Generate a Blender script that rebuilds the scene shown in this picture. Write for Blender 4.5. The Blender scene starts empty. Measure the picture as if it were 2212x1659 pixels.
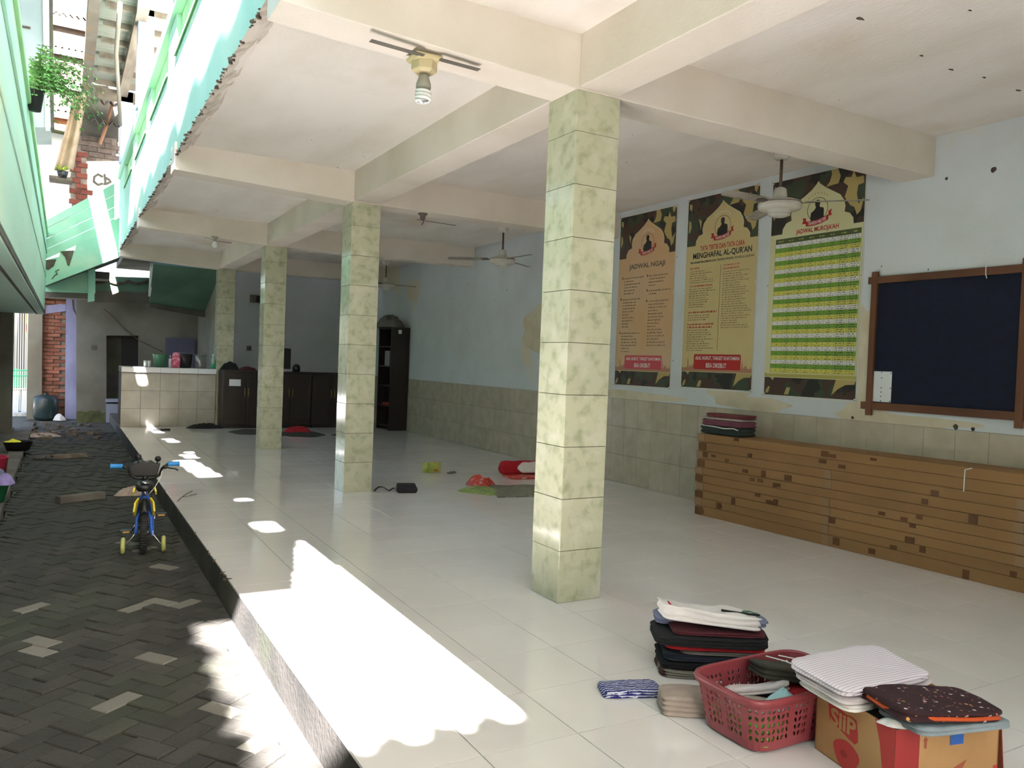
import bpy, bmesh, math, random
from mathutils import Vector, Matrix, noise
R = math.radians
C = bpy.context.scene.collection
# ------------------------------------------------------------------ camera
CAM = Vector((-2.4959, -3.7664, 1.3640)); YAW, PITCH, ROLL, FPX = 0.51716, -0.02519, 0.03788, 1709.0
fw = Vector((math.sin(YAW)*math.cos(PITCH), math.cos(YAW)*math.cos(PITCH), math.sin(PITCH)))
r0 = Vector((math.cos(YAW), -math.sin(YAW), 0)); u0 = r0.cross(fw)
rt = r0*math.cos(ROLL) + u0*math.sin(ROLL); up = u0*math.cos(ROLL) - r0*math.sin(ROLL)
cd = bpy.data.cameras.new('camera'); cam = bpy.data.objects.new('camera', cd); C.objects.link(cam)
cd.sensor_width = 36.0; cd.lens = FPX/2212*36.0; cd.clip_start = 0.05; cd.clip_end = 400
m = Matrix((rt, up, -fw)).transposed().to_4x4(); m.translation = CAM; cam.matrix_world = m
bpy.context.scene.camera = cam
# ------------------------------------------------------------------ sky, sun, exposure
sc = bpy.context.scene
SUN = Vector((0.233, 1.04, -1.0)).normalized()
w = bpy.data.worlds.new('sky'); sc.world = w; w.use_nodes = True
nt = w.node_tree; bg = nt.nodes['Background']
sk = nt.nodes.new('ShaderNodeTexSky'); sk.sky_type = 'NISHITA'; sk.sun_disc = False
sk.sun_elevation = R(43); sk.sun_rotation = R(180); sk.air_density = 1.2; sk.dust_density = 3.0; sk.ozone_density = 1.0
nt.links.new(sk.outputs[0], bg.inputs[0]); bg.inputs[1].default_value = 0.35
sl = bpy.data.lights.new('sun', 'SUN'); sl.energy = 60.0; sl.angle = R(0.6); sl.color = (1.0, 0.96, 0.97)
so = bpy.data.objects.new('sun', sl); C.objects.link(so); so.location = (-3, -10, 12)
so.rotation_euler = SUN.to_track_quat('-Z', 'Y').to_euler()
sc.view_settings.view_transform = 'Standard'; sc.view_settings.look = 'None'
sc.view_settings.exposure = 0.95; sc.view_settings.gamma = 1.0; sc.view_settings.use_curve_mapping = False
cy = sc.cycles; cy.max_bounces = 14; cy.diffuse_bounces = 10; cy.glossy_bounces = 5; cy.transmission_bounces = 4
cy.use_denoising = True; cy.caustics_reflective = True; cy.sample_clamp_indirect = 0.0; cy.blur_glossy = 4.45
# ------------------------------------------------------------------ helpers
rnd = random.Random(7)
def lin(v):
    v /= 255.0
    return v/12.92 if v <= 0.04045 else ((v+0.055)/1.055)**2.4
def c(r, g, b): return (lin(r), lin(g), lin(b), 1.0)
def at(ax, v, px, py):
    """point of the plane axis=v seen in pixel px, py of the 2212 x 1659 frame"""
    d = rt*((px-1106)/FPX) - up*((py-829.5)/FPX) + fw
    i = 'xyz'.index(ax)
    return CAM + d*((v-CAM[i])/d[i])
MATS = {}
def mat(name, col, rough=0.6, col2=None, scale=4.0, lo=0.35, hi=0.65, detail=5.0, bump=0.0, bscale=30.0, metal=0.0,
        rand=0.0, stretch=(1, 1, 1), emit=0.0, spec=0.5, col3=None, s3=1.2, lo3=0.55, hi3=0.7, alpha=None, coat=0.0, trans=0.0):
    m = bpy.data.materials.new(name); m.use_nodes = True; MATS[name] = m
    n = m.node_tree.nodes; l = m.node_tree.links; b = n['Principled BSDF']
    b.inputs['Roughness'].default_value = rough; b.inputs['Metallic'].default_value = metal
    b.inputs['Specular IOR Level'].default_value = spec; b.inputs['Base Color'].default_value = col
    if coat: b.inputs['Coat Weight'].default_value = coat; b.inputs['Coat Roughness'].default_value = 0.08
    if trans: b.inputs['Transmission Weight'].default_value = trans
    geo = None
    def pos(st=stretch):
        nonlocal geo
        if geo is None: geo = n.new('ShaderNodeNewGeometry')
        mp = n.new('ShaderNodeMapping'); mp.inputs['Scale'].default_value = st
        l.new(geo.outputs['Position'], mp.inputs['Vector']); return mp.outputs[0]
    cur = None
    def mixc(a, colb, fac):
        mx = n.new('ShaderNodeMix'); mx.data_type = 'RGBA'
        if isinstance(a, tuple): mx.inputs[6].default_value = a
        else: l.new(a, mx.inputs[6])
        mx.inputs[7].default_value = colb; l.new(fac, mx.inputs[0]); return mx.outputs[2]
    def nz(sca, det, lo_, hi_, st=stretch):
        t = n.new('ShaderNodeTexNoise'); t.inputs['Scale'].default_value = sca; t.inputs['Detail'].default_value = det
        l.new(pos(st), t.inputs['Vector'])
        mr = n.new('ShaderNodeMapRange'); mr.inputs[1].default_value = lo_; mr.inputs[2].default_value = hi_
        l.new(t.outputs[0], mr.inputs[0]); return mr.outputs[0]
    if col2 is not None: cur = mixc(col, col2, nz(scale, detail, lo, hi))
    if col3 is not None: cur = mixc(cur if cur is not None else col, col3, nz(s3, 6.0, lo3, hi3, (1, 1, 1)))
    if rand:
        oi = n.new('ShaderNodeObjectInfo'); mr = n.new('ShaderNodeMapRange')
        mr.inputs[3].default_value = 1-rand; mr.inputs[4].default_value = 1+rand
        l.new(oi.outputs['Random'], mr.inputs[0])
        hs = n.new('ShaderNodeHueSaturation'); l.new(mr.outputs[0], hs.inputs['Value'])
        if cur is not None: l.new(cur, hs.inputs['Color'])
        else: hs.inputs['Color'].default_value = col
        cur = hs.outputs[0]
    if cur is not None: l.new(cur, b.inputs['Base Color'])
    if bump:
        t = n.new('ShaderNodeTexNoise'); t.inputs['Scale'].default_value = bscale; t.inputs['Detail'].default_value = 6
        l.new(pos(), t.inputs['Vector']); bp = n.new('ShaderNodeBump'); bp.inputs['Strength'].default_value = bump
        bp.inputs['Distance'].default_value = 0.01; l.new(t.outputs[0], bp.inputs['Height']); l.new(bp.outputs[0], b.inputs['Normal'])
    if emit:
        b.inputs['Emission Color'].default_value = col; b.inputs['Emission Strength'].default_value = emit
    return m
class G:
    """collects vertices and faces of ONE mesh object"""
    def __init__(s): s.v = []; s.f = []; s.m = []
    def add(s, vs, fs, mi=0):
        o = len(s.v); s.v += [tuple(p) for p in vs]
        for f in fs: s.f.append([i+o for i in f]); s.m.append(mi)
        return s
    def box(s, x0, y0, z0, x1, y1, z1, mi=0):
        return s.add([(x0,y0,z0),(x1,y0,z0),(x1,y1,z0),(x0,y1,z0),(x0,y0,z1),(x1,y0,z1),(x1,y1,z1),(x0,y1,z1)],
            [(3,2,1,0),(4,5,6,7),(0,1,5,4),(1,2,6,5),(2,3,7,6),(3,0,4,7)], mi)
    def obb(s, ctr, half, rot=None, mi=0):
        M = rot if rot is not None else Matrix.Identity(3); cc = Vector(ctr)
        hx, hy, hz = half
        vs = [cc + M @ Vector((a*hx, b*hy, d*hz)) for a, b, d in
              ((-1,-1,-1),(1,-1,-1),(1,1,-1),(-1,1,-1),(-1,-1,1),(1,-1,1),(1,1,1),(-1,1,1))]
        return s.add(vs, [(3,2,1,0),(4,5,6,7),(0,1,5,4),(1,2,6,5),(2,3,7,6),(3,0,4,7)], mi)
    def prism(s, pts, d, mi=0):
        n = len(pts); d = Vector(d); P = [Vector(p) for p in pts]
        return s.add(P + [p+d for p in P], [tuple(range(n))[::-1], tuple(range(n, 2*n))] + [(i, (i+1) % n, n+(i+1) % n, n+i) for i in range(n)], mi)
    def tube(s, pts, r, n=8, mi=0, r1=None):
        P = [Vector(p) for p in pts]; vs = []; k = len(P)
        ref = None
        for i, p in enumerate(P):
            t = (P[min(i+1, k-1)] - P[max(i-1, 0)]).normalized()
            if ref is None: ref = Vector((0, 0, 1)) if abs(t.z) < 0.9 else Vector((1, 0, 0))
            a = t.cross(ref).normalized(); b = a.cross(t).normalized(); ref = b
            rr = r if r1 is None else r + (r1-r)*i/(k-1)
            vs += [p + (a*math.cos(q)+b*math.sin(q))*rr for q in (2*math.pi*j/n for j in range(n))]
        fs = [(i*n+j, i*n+(j+1) % n, (i+1)*n+(j+1) % n, (i+1)*n+j) for i in range(k-1) for j in range(n)]
        fs += [tuple(range(n))[::-1], tuple(range((k-1)*n, k*n))]
        return s.add(vs, fs, mi)
    def lathe(s, prof, n=24, ctr=(0, 0, 0), rot=None, mi=0):
        M = rot if rot is not None else Matrix.Identity(3); cc = Vector(ctr)
        vs = [cc + M @ Vector((r*math.cos(2*math.pi*j/n), r*math.sin(2*math.pi*j/n), z)) for r, z in prof for j in range(n)]
        k = len(prof)
        fs = [(i*n+j, i*n+(j+1) % n, (i+1)*n+(j+1) % n, (i+1)*n+j) for i in range(k-1) for j in range(n)]
        if prof[0][0] > 1e-6: fs.append(tuple(range(n))[::-1])
        if prof[-1][0] > 1e-6: fs.append(tuple(range((k-1)*n, k*n)))
        return s.add(vs, fs, mi)
    def grid(s, fn, nu, nv, mi=0):
        vs = [fn(i/nu, j/nv) for j in range(nv+1) for i in range(nu+1)]
        return s.add(vs, [(j*(nu+1)+i, j*(nu+1)+i+1, (j+1)*(nu+1)+i+1, (j+1)*(nu+1)+i) for j in range(nv) for i in range(nu)], mi)
    def xf(s, M):
        s.v = [tuple(M @ Vector(p)) for p in s.v]; return s
    def mesh(s, name, mats, smooth=False):
        me = bpy.data.meshes.new(name); me.from_pydata(s.v, [], s.f)
        for k in (mats if isinstance(mats, (list, tuple)) else [mats]): me.materials.append(MATS[k] if isinstance(k, str) else k)
        if any(s.m): me.polygons.foreach_set('material_index', s.m)
        if smooth: me.polygons.foreach_set('use_smooth', [True]*len(s.f))
        me.update(); return me
    def obj(s, name, mats, parent=None, smooth=False, bevel=0.0, solid=0.0, local=False):
        o = bpy.data.objects.new(name, s.mesh(name, mats, smooth)); C.objects.link(o)
        if parent is not None:
            o.parent = parent
            if not local: o.matrix_parent_inverse = parent.matrix_basis.inverted()
        if solid:
            md = o.modifiers.new('thickness', 'SOLIDIFY'); md.thickness = solid; md.offset = 0
        if bevel:
            md = o.modifiers.new('bevel', 'BEVEL'); md.width = bevel; md.segments = 2; md.limit_method = 'ANGLE'
        return o
def tag(o, label=None, cat=None, group=None, kind=None):
    if label: o['label'] = label
    if cat: o['category'] = cat
    if group: o['group'] = group
    if kind: o['kind'] = kind
    return o
def thing(name, label, cat, loc=(0, 0, 0), rz=0.0, group=None):
    o = bpy.data.objects.new(name, None); C.objects.link(o); o.location = loc; o.rotation_euler = (0, 0, rz)
    o.empty_display_size = 0.1
    return tag(o, label, cat, group)
def inst(me, name, parent, loc, rot=None):
    o = bpy.data.objects.new(name, me); C.objects.link(o); o.parent = parent
    if parent is not None: o.matrix_parent_inverse = parent.matrix_basis.inverted()
    o.location = loc
    if rot is not None: o.rotation_euler = rot
    return o
def rotz(a): return Matrix.Rotation(a, 3, 'Z')
def place(loc, rz=0.0, rx=0.0, ry=0.0):
    return Matrix.Translation(loc) @ Matrix.Rotation(rz, 4, 'Z') @ Matrix.Rotation(rx, 4, 'X') @ Matrix.Rotation(ry, 4, 'Y')
_tx = {}
def text2d(s, bold=0.0):
    """flat letter outlines of a string, normalised to width 1 and height 1"""
    if (s, bold) not in _tx:
        cu = bpy.data.curves.new('lettering', 'FONT'); cu.body = s; cu.offset = bold; cu.resolution_u = 3
        o = bpy.data.objects.new('lettering', cu); C.objects.link(o)
        bpy.context.view_layer.update()
        me = bpy.data.meshes.new_from_object(o.evaluated_get(bpy.context.evaluated_depsgraph_get()))
        vs = [v.co.copy() for v in me.vertices]; fs = [tuple(p.vertices) for p in me.polygons]
        bpy.data.objects.remove(o); bpy.data.curves.remove(cu); bpy.data.meshes.remove(me)
        x0 = min(v.x for v in vs); x1 = max(v.x for v in vs); y0 = min(v.y for v in vs); y1 = max(v.y for v in vs)
        _tx[(s, bold)] = ([((v.x-x0)/(x1-x0), (v.y-y0)/(y1-y0)) for v in vs], fs)
    return _tx[(s, bold)]
def put_text(g, s, u0, v0, u1, v1, fn, bold=0.0, mi=0):
    """lettering stretched into the rectangle u0..u1, v0..v1 of a surface given by fn(u, v)"""
    vs, fs = text2d(s, bold)
    return g.add([fn(u0+(u1-u0)*a, v0+(v1-v0)*b) for a, b in vs], fs, mi)
def sgn(v, e): return math.copysign(abs(v)**e, v)
def folded(g, wx, dy, h, layers=3, seed=0, bulge=0.008, sag=0.012, sq=0.28, nt=44, mi=0, lean=(0, 0)):
    """a folded garment: a soft slab whose sides show its folded layers"""
    prof = [(0.0, 0.0), (0.55, 0.0), (0.93, 0.0)]
    for k in range(layers):
        for q in (0.0, 0.33, 0.66):
            zz = (k+0.12+0.76*q)/layers; prof.append((0.965 + bulge*math.sin(math.pi*(q*0.9+0.1))/min(wx, dy)*1.6, zz))
        prof.append((0.955, (k+0.97)/layers))
    prof += [(0.90, 1.0), (0.7, 1.03), (0.4, 1.05), (0.0, 1.05)]
    vs = []
    for i, (r, z) in enumerate(prof):
        for j in range(nt):
            t = 2*math.pi*j/nt
            x = sgn(math.cos(t), sq)*r*wx/2; y = sgn(math.sin(t), sq)*r*dy/2
            nv = noise.noise(Vector((x*7+seed*3.1, y*7, seed*1.7+z*1.5)))
            n2 = noise.noise(Vector((x*18+seed, y*18, seed+z*6)))
            zz = z*h + (nv*sag + n2*sag*0.35)*min(1, z*1.4)
            k = 1 + (nv*0.05 + n2*0.03)*(1 if r > 0.5 else 0)
            vs.append((x*k + lean[0]*z, y*k + lean[1]*z, max(zz, 0.0)))
    n = nt; k = len(prof)
    fs = [(i*n+j, i*n+(j+1) % n, (i+1)*n+(j+1) % n, (i+1)*n+j) for i in range(k-1) for j in range(n)]
    return g.add(vs, fs, mi)
def crumple(g, wx, dy, h, seed=0, nt=40, nr=12, rough=1.0, mi=0):
    """a heap of crumpled cloth lying on z = 0"""
    vs = [(0, 0, h*0.8)]
    for i in range(1, nr+1):
        r = i/nr
        for j in range(nt):
            t = 2*math.pi*j/nt; ca, sa = math.cos(t), math.sin(t)
            out = 1 + 0.28*rough*noise.noise(Vector((ca*1.3+seed, sa*1.3, seed*2.3))) + 0.1*rough*noise.noise(Vector((ca*4+seed, sa*4, 9)))
            x = ca*r*out*wx/2; y = sa*r*out*dy/2
            rid = 1-abs(noise.noise(Vector((x*9+seed*5, y*9, seed))))*2.0
            z = h*max(0, 1-r**2.6)*(0.55+0.45*rid) + 0.004*(1-r)
            vs.append((x, y, max(0.0, z) if i < nr else 0.0))
    fs = [(0, 1+j, 1+(j+1) % nt) for j in range(nt)]
    fs += [(1+(i-1)*nt+j, 1+i*nt+j, 1+i*nt+(j+1) % nt, 1+(i-1)*nt+(j+1) % nt) for i in range(1, nr) for j in range(nt)]
    return g.add(vs, fs, mi)
# ------------------------------------------------------------------ materials
XE, XW, ZC, ZB, GZ = -1.597, 3.328, 3.24, 2.93, -0.2
COLY = (0.0, 3.9945, 7.875, 11.8)
mat('ceiling_paint', c(228, 222, 215), 0.85, c(212, 204, 193), 2.2, 0.4, 0.75, bump=0.25, bscale=60, stretch=(1, 0.35, 1), col3=c(205, 190, 168), s3=0.7, lo3=0.58, hi3=0.75)
mat('beam_paint', c(220, 211, 200), 0.8, c(206, 196, 180), 1.6, 0.4, 0.75, bump=0.15, bscale=50)
mat('wall_paint', c(206, 212, 218), 0.75, c(198, 203, 206), 2.0, 0.4, 0.7, bump=0.2, bscale=40, col3=c(214, 205, 184), s3=0.8, lo3=0.6, hi3=0.66)
mat('back_wall_paint', c(196, 200, 206), 0.75, c(180, 184, 188), 1.0, bump=0.2, bscale=40)
mat('cream_patch', c(212, 203, 182), 0.8, c(198, 186, 163), 5.0, bump=0.3, bscale=60)
mat('dado_tile', c(190, 182, 165), 0.22, c(178, 168, 150), 6.0, rand=0.05)
mat('floor_tile', c(224, 220, 217), 0.07, c(217, 213, 210), 1.3, rand=0.02, spec=0.5)
mat('grout', c(62, 56, 49), 0.9, c(40, 36, 32), 9.0)
mat('column_tile', c(184, 184, 158), 0.12, c(158, 160, 132), 13.0, 0.48, 0.68, detail=10, rand=0.04, col3=c(196, 195, 174), s3=6.0, lo3=0.5, hi3=0.7)
mat('column_grout', c(66, 60, 46), 0.9)
mat('cement', c(110, 104, 96), 0.9, c(84, 80, 74), 3.0, bump=0.4, bscale=35)
mat('dark_cement', c(84, 80, 75), 0.92, c(60, 58, 54), 3.0, bump=0.4, bscale=35, col3=c(70, 76, 56), s3=1.4, lo3=0.55, hi3=0.7)
mat('paver', c(60, 57, 52), 0.8, c(48, 46, 41), 5.0, bump=0.4, bscale=70, rand=0.28, col3=c(56, 58, 44), s3=1.1, lo3=0.5, hi3=0.68)
mat('worn_paver', c(116, 112, 104), 0.85, c(118, 114, 104), 12.0, bump=0.4, bscale=70, rand=0.1)
mat('moss_sand', c(44, 43, 38), 0.95, c(56, 58, 42), 7.0)
mat('mint_paint', c(170, 208, 190), 0.7, c(156, 198, 178), 1.5, bump=0.2, bscale=30, col3=c(176, 204, 176), s3=0.9, lo3=0.52, hi3=0.7)
mat('pale_mint', c(180, 210, 194), 0.7, c(166, 200, 182), 1.1, bump=0.2, bscale=25, col3=c(186, 200, 172), s3=0.8, lo3=0.5, hi3=0.7, stretch=(1, 0.3, 2))
mat('leaf_green_paint', c(170, 214, 160), 0.7, c(150, 196, 142), 2.0)
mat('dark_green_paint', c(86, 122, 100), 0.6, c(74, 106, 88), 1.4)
mat('rough_plaster', c(206, 199, 188), 0.95, c(176, 166, 152), 9.0, 0.45, 0.62, bump=0.6, bscale=50)
mat('grime', c(58, 52, 44), 0.95, c(96, 86, 74), 20)
mat('post_paint', c(168, 190, 226), 0.6, c(154, 176, 214), 2.0)
mat('lavender_paint', c(148, 150, 186), 0.7, c(124, 124, 158), 3.0, stretch=(1, 1, 0.4))
mat('grey_plaster', c(126, 125, 116), 0.9, c(104, 102, 92), 1.4, bump=0.3, bscale=30, col3=c(104, 100, 88), s3=0.9, lo3=0.56, hi3=0.72)
mat('mossy_plaster', c(96, 98, 66), 0.95, c(70, 76, 44), 7.0, bump=0.4)
mat('blue_grey_wall', c(150, 166, 166), 0.8, c(132, 150, 152), 1.5)
mat('white_wall', c(226, 224, 218), 0.8)
mat('brick', c(128, 78, 62), 0.95, c(150, 104, 86), 8.0, bump=0.5, rand=0.25)
mat('grey_brick', c(112, 100, 92), 0.95, c(84, 74, 68), 8.0, bump=0.5, rand=0.25)
mat('mortar', c(134, 126, 116), 0.95, c(104, 96, 88), 8.0)
mat('asbestos', c(92, 84, 77), 0.9, c(74, 66, 58), 3.0, col3=c(110, 88, 60), s3=1.5, lo3=0.55, hi3=0.7)
mat('roof_underside', c(128, 132, 124), 0.9, c(104, 108, 100), 5.0, stretch=(0.3, 6, 1))
mat('old_wood', c(116, 110, 98), 0.9, c(84, 78, 68), 6.0, stretch=(1, 0.2, 1))
mat('white_trim', c(205, 205, 205), 0.7)
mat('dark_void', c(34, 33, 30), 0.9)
mat('terracotta', c(150, 100, 70), 0.9, c(120, 76, 52), 6.0)
mat('beige_sheet', c(170, 156, 132), 0.8, c(140, 124, 100), 3.0)
# ------------------------------------------------------------------ floor of the terrace
floor = tag(G().box(XE, -10, -0.34, XW, 12.62, -0.011).obj('floor', 'dark_cement'), kind='structure')
def bev_tile(wx, dy, h, b):
    g = G(); x, y = wx/2, dy/2
    return g.add([(-x,-y,-h),(x,-y,-h),(x,y,-h),(-x,y,-h),(-x,-y,-b),(x,-y,-b),(x,y,-b),(-x,y,-b),(-x+b,-y+b,0),(x-b,-y+b,0),(x-b,y-b,0),(-x+b,y-b,0)],
        [(0,1,5,4),(1,2,6,5),(2,3,7,6),(3,0,4,7),(4,5,9,8),(5,6,10,9),(6,7,11,10),(7,4,8,11),(8,9,10,11)])
ft = bev_tile(0.396, 0.396, 0.012, 0.0005).mesh('floor_tile', 'floor_tile')
fl = bev_tile(0.125, 0.396, 0.012, 0.0005).mesh('floor_tile_cut', 'floor_tile')
rows = []
for j in range(-24, 32):
    for i in range(-4, 9):
        x = 0.4*i+0.2 if i < 8 else 3.2+0.064
        y = -0.18+0.4*j+0.2
        rows.append((math.hypot(x+2.5, y+3.77), x, y, i))
def in_view(x, y):
    d = Vector((x, y, 0))-CAM; z = d.dot(fw)
    return z > 0.3 and abs(d.dot(rt)/z) < 0.72 and -0.56 < d.dot(up)/z
rows.sort(key=lambda r: (not in_view(r[1], r[2]), r[0]))
rest = G()
for k, (d, x, y, i) in enumerate(rows):
    if y > 12.55 or y < -9.7: continue
    if k < 296: inst(fl if i == 8 else ft, 'floor_tile', floor, (x, y, 0))
    else:
        hw = 0.0625 if i == 8 else 0.198
        rest.box(x-hw, y-0.198, -0.012, x+hw, y+0.198, 0)
tag(rest.obj('floor_tile_field', 'floor_tile', floor), kind='stuff')
# dirt lodged along the broken edge of the terrace
g = G()
for k in range(24):
    y = 1 + 11*rnd.random()**1.3; s = 0.006+0.016*rnd.random()**2
    g.obb((XE-0.002, y, -0.006), (s*0.5, s*1.5, 0.007), rotz(rnd.random()*3))
tag(g.obj('edge_dirt', 'grime', floor), kind='stuff')
# ------------------------------------------------------------------ paved alley
ground = tag(G().box(-14, -16, GZ-0.4, 8, 30, GZ-0.072).obj('ground', 'moss_sand'), kind='structure')
tag(G().box(-2.93, -8, GZ-0.075, -2.86, 13, GZ-0.012).box(-1.70, -8, GZ-0.07, XE, 13, GZ-0.006).obj('kerb_cement', 'dark_cement', ground), None)
ms = [bev_tile(0.0965, 0.1965, 0.07, 0.005).mesh('paver', k) for k in ('paver', 'worn_paver')]
A = R(38); pav = []
for i in range(-110, 160):
    for j in range(-110, 160):
        d = (i-j) % 4
        if d == 0: cx, cyy, h = (i+1)*0.1, (j+0.5)*0.1, True
        elif d == 3: cx, cyy, h = (i+0.5)*0.1, (j+1)*0.1, False
        else: continue
        x = cx*math.cos(A)-cyy*math.sin(A)-2.3; y = cx*math.sin(A)+cyy*math.cos(A)
        if -2.93 < x < -1.63 and -3 < y < 12.8: pav.append((not in_view(x, y) or y < -1.2, math.hypot(x+2.5, y+3.77), x, y, h))
pav.sort(); rp = G(); rb = random.Random(3)
for k, (o, d, x, y, h) in enumerate(pav):
    worn = rb.random() < 0.055
    z = GZ + rb.uniform(-0.006, 0.005); an = A + (R(90) if h else 0) + rb.uniform(-0.015, 0.015)
    if k < 298: inst(ms[1 if worn else 0], 'paver', ground, (x, y, z), (rb.uniform(-.02, .02), rb.uniform(-.02, .02), an))
    else: rp.obb((x, y, z-0.035), (0.0483, 0.0983, 0.035), rotz(an))
tag(rp.obj('paver_field', 'paver', ground), kind='stuff')
kerb = tag(G().box(-3.14, -8, GZ-0.2, -2.955, 14.5, -0.145).box(-3.46, -8, GZ-0.2, -3.14, 14.5, -0.17).obj('kerb', 'cement', bevel=0.01), kind='structure')
tag(G().box(-4.5, 13.0, GZ-0.2, -1.2, 16.1, GZ-0.02).obj('bare_ground', 'dark_cement', ground), None)
# ------------------------------------------------------------------ ceiling, beams, columns
ceil = tag(G().box(-1.51, -10, ZC, XW+0.3, 12.5, ZC+0.22).prism([(-1.51, -8, ZC), (-1.51, -8, ZC+0.2), (-1.625, -8, ZC+0.2), (-1.625, -8, 3.15)], (0, 20.6, 0)).obj('ceiling', 'ceiling_paint'), kind='structure')
# broken plaster along the ceiling's outer lip
g = G(); N = 260; pv = []
for k in range(N+1):
    y = -2 + 14.6*k/N
    n1 = noise.noise(Vector((y*1.7, 2, 0)))*0.03 + noise.noise(Vector((y*9, 5, 0)))*0.014
    pv.append(((-1.655, y, 3.125+n1*0.4), (-1.60+n1*0.5, y, 3.155), (-1.535+n1, y, 3.222), (-1.50+n1, y, ZC+0.004)))
vs = [p for r in pv for p in r]
g.add(vs, [(a*4+b, a*4+b+1, a*4+b+5, a*4+b+4) for a in range(N) for b in range(3)])
g.obj('lip_plaster', 'rough_plaster', ceil)
g = G()
for k in range(220):
    y = -1.5 + 13.5*rnd.random(); s = 0.003+0.007*rnd.random()**2
    g.obb((-1.655+rnd.uniform(-.004, .012), y, 3.128+rnd.uniform(-.012, .006)), (s, s*1.8, s*0.8), rotz(rnd.random()*3))
tag(g.obj('lip_grime', 'grime', ceil), kind='stuff')
for y in COLY:
    b = G().prism([(-1.66, y, 3.0), (0.0, y, ZB), (XW, y, ZB+0.005), (XW, y, ZC+0.01), (-1.66, y, ZC+0.01)], (0, 0.27, 0))
    tag(b.obj('ceiling_beam', 'beam_paint', bevel=0.006), kind='structure')
    b = G().box(0.012, y+0.27, ZB+0.012, 0.285, y+3.88+0.11, ZC+0.01) if y < 11 else None
    if b: tag(b.obj('ceiling_beam', 'beam_paint', bevel=0.006), kind='structure')
tag(G().box(0.012, -9.9, ZB+0.012, 0.285, 0.0, ZC+0.01).obj('ceiling_beam', 'beam_paint', bevel=0.006), kind='structure')
tag(G().box(-1.5, -4.2, ZB, XW, -3.93, ZC+0.01).obj('ceiling_beam', 'beam_paint'), kind='structure')
ct = bev_tile(0.2965, 0.297, 0.013, 0.0015).mesh('column_tile', 'column_tile')
cs = bev_tile(0.2965, 0.2285, 0.013, 0.0015).mesh('column_tile_cut', 'column_tile')
for ci, y in enumerate(COLY):
    col = tag(G().box(0.009, y+0.009, 0, 0.291, y+0.291, ZB+0.004).obj('tiled_column', 'column_grout'), kind='structure')
    for f, (nx, ny) in enumerate(((0, -1), (-1, 0), (1, 0), (0, 1))):
        rz = math.atan2(nx, -ny)
        for k in range(10):
            zc = 0.3*k+0.15 if k < 9 else 2.7+0.115
            p = (0.15+nx*0.1505, y+0.15+ny*0.1505, zc)
            jx = rnd.uniform(-.0012, .0012)
            inst(ct if k < 9 else cs, 'tile', col, (p[0]+nx*jx, p[1]+ny*jx, p[2]), (R(90), 0, rz))
# ------------------------------------------------------------------ right wall with tiled dado, back wall
wr = tag(G().box(XW, -10, -0.3, XW+0.25, 12.8, ZC+0.2).obj('wall_right', 'wall_paint'), kind='structure')
dt = bev_tile(0.2475, 0.3305, 0.009, 0.0015).mesh('dado_tile', 'dado_tile')
G().box(XW-0.004, -2.2, 0, XW+0.01, 12.6, 0.999).obj('tile_bed', 'grout', wr)
for k in range(59):
    for j in range(3):
        inst(dt, 'wall_tile', wr, (XW-0.0105, -2.0+0.25*k+0.1, 0.333*j+0.1665), (R(90), 0, R(-90)))
g = G()   # repaired plaster patches on the wall
_bx = [0]
def blob(g, y, z, ry, rz, sd, x, n=26, a=0.35):
    pts = []; _bx[0] += 1; x -= 0.00002*_bx[0]
    for k in range(n):
        t = 2*math.pi*k/n; q = 1 + a*noise.noise(Vector((math.cos(t)*1.5+sd, math.sin(t)*1.5, sd*3)))
        pts.append((x, y+math.cos(t)*ry*q, z+math.sin(t)*rz*q))
    return g.prism(pts, (-0.002, 0, 0))
for y, z, ry, rz, sd in ((1.75, 1.07, 0.5, 0.07, 1), (0.55, 1.35, 0.1, 0.6, 2), (0.2, 1.04, 0.55, 0.045, 3), (0.52, 1.05, 0.25, 0.1, 9), (3.6, 1.05, 0.9, 0.05, 4), (5.75, 1.85, 0.5, 0.35, 5), (2.1, 1.15, 0.3, 0.05, 6)):
    blob(g, y, z, ry, rz, sd, XW)
g.obj('plaster_patch', 'cream_patch', wr)
g = G()   # nail holes and chips
for k in range(60):
    y = rnd.uniform(-1, 9); z = rnd.uniform(1.03, 3.1); s = 0.004+0.008*rnd.random()**3
    blob(g, y, z, s, s*rnd.uniform(0.7, 1.6), k, XW, 7)
for y, z, s in ((0.62, 1.02, .014), (-0.27, 1.02, .02), (-0.4, 1.015, .014), (-0.1, 2.9, .012), (-0.45, 2.9, .02), (5.0, 1.9, .015), (5.2, 1.25, .014)): blob(g, y, z, s, s, y*9, XW, 9)
tag(g.obj('wall_chip', 'grime', wr), kind='stuff')
g = G()   # chips and cobweb marks on the ceiling
for k in range(34):
    x, y = rnd.uniform(-1.2, 3.2), rnd.uniform(-1.6, 8); s = 0.003+0.008*rnd.random()**3
    g.prism([(x+s*math.cos(a)*rnd.uniform(.5, 2.2), y+s*math.sin(a)*rnd.uniform(.5, 1.2), ZC) for a in (0, 1, 2, 3, 4, 5)], (0, 0, -0.0015))
for px, py, s in ((1858, 40, .02), (2055, 150, .016), (2125, 167, .012), (2200, 195, .018), (2095, 22, .009), (1990, 120, .012)):
    p = at('z', ZC, px, py)
    g.prism([(p.x+s*math.cos(a)*rnd.uniform(.6, 1.8), p.y+s*math.sin(a)*rnd.uniform(.3, .9), ZC) for a in (0, .8, 1.6, 2.4, 3.2, 4, 4.8, 5.6)], (0, 0, -0.002))
tag(g.obj('ceiling_chip', 'grime', ceil), kind='stuff')
g = G()   # hacked channels patched with grey cement under the beams
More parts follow.
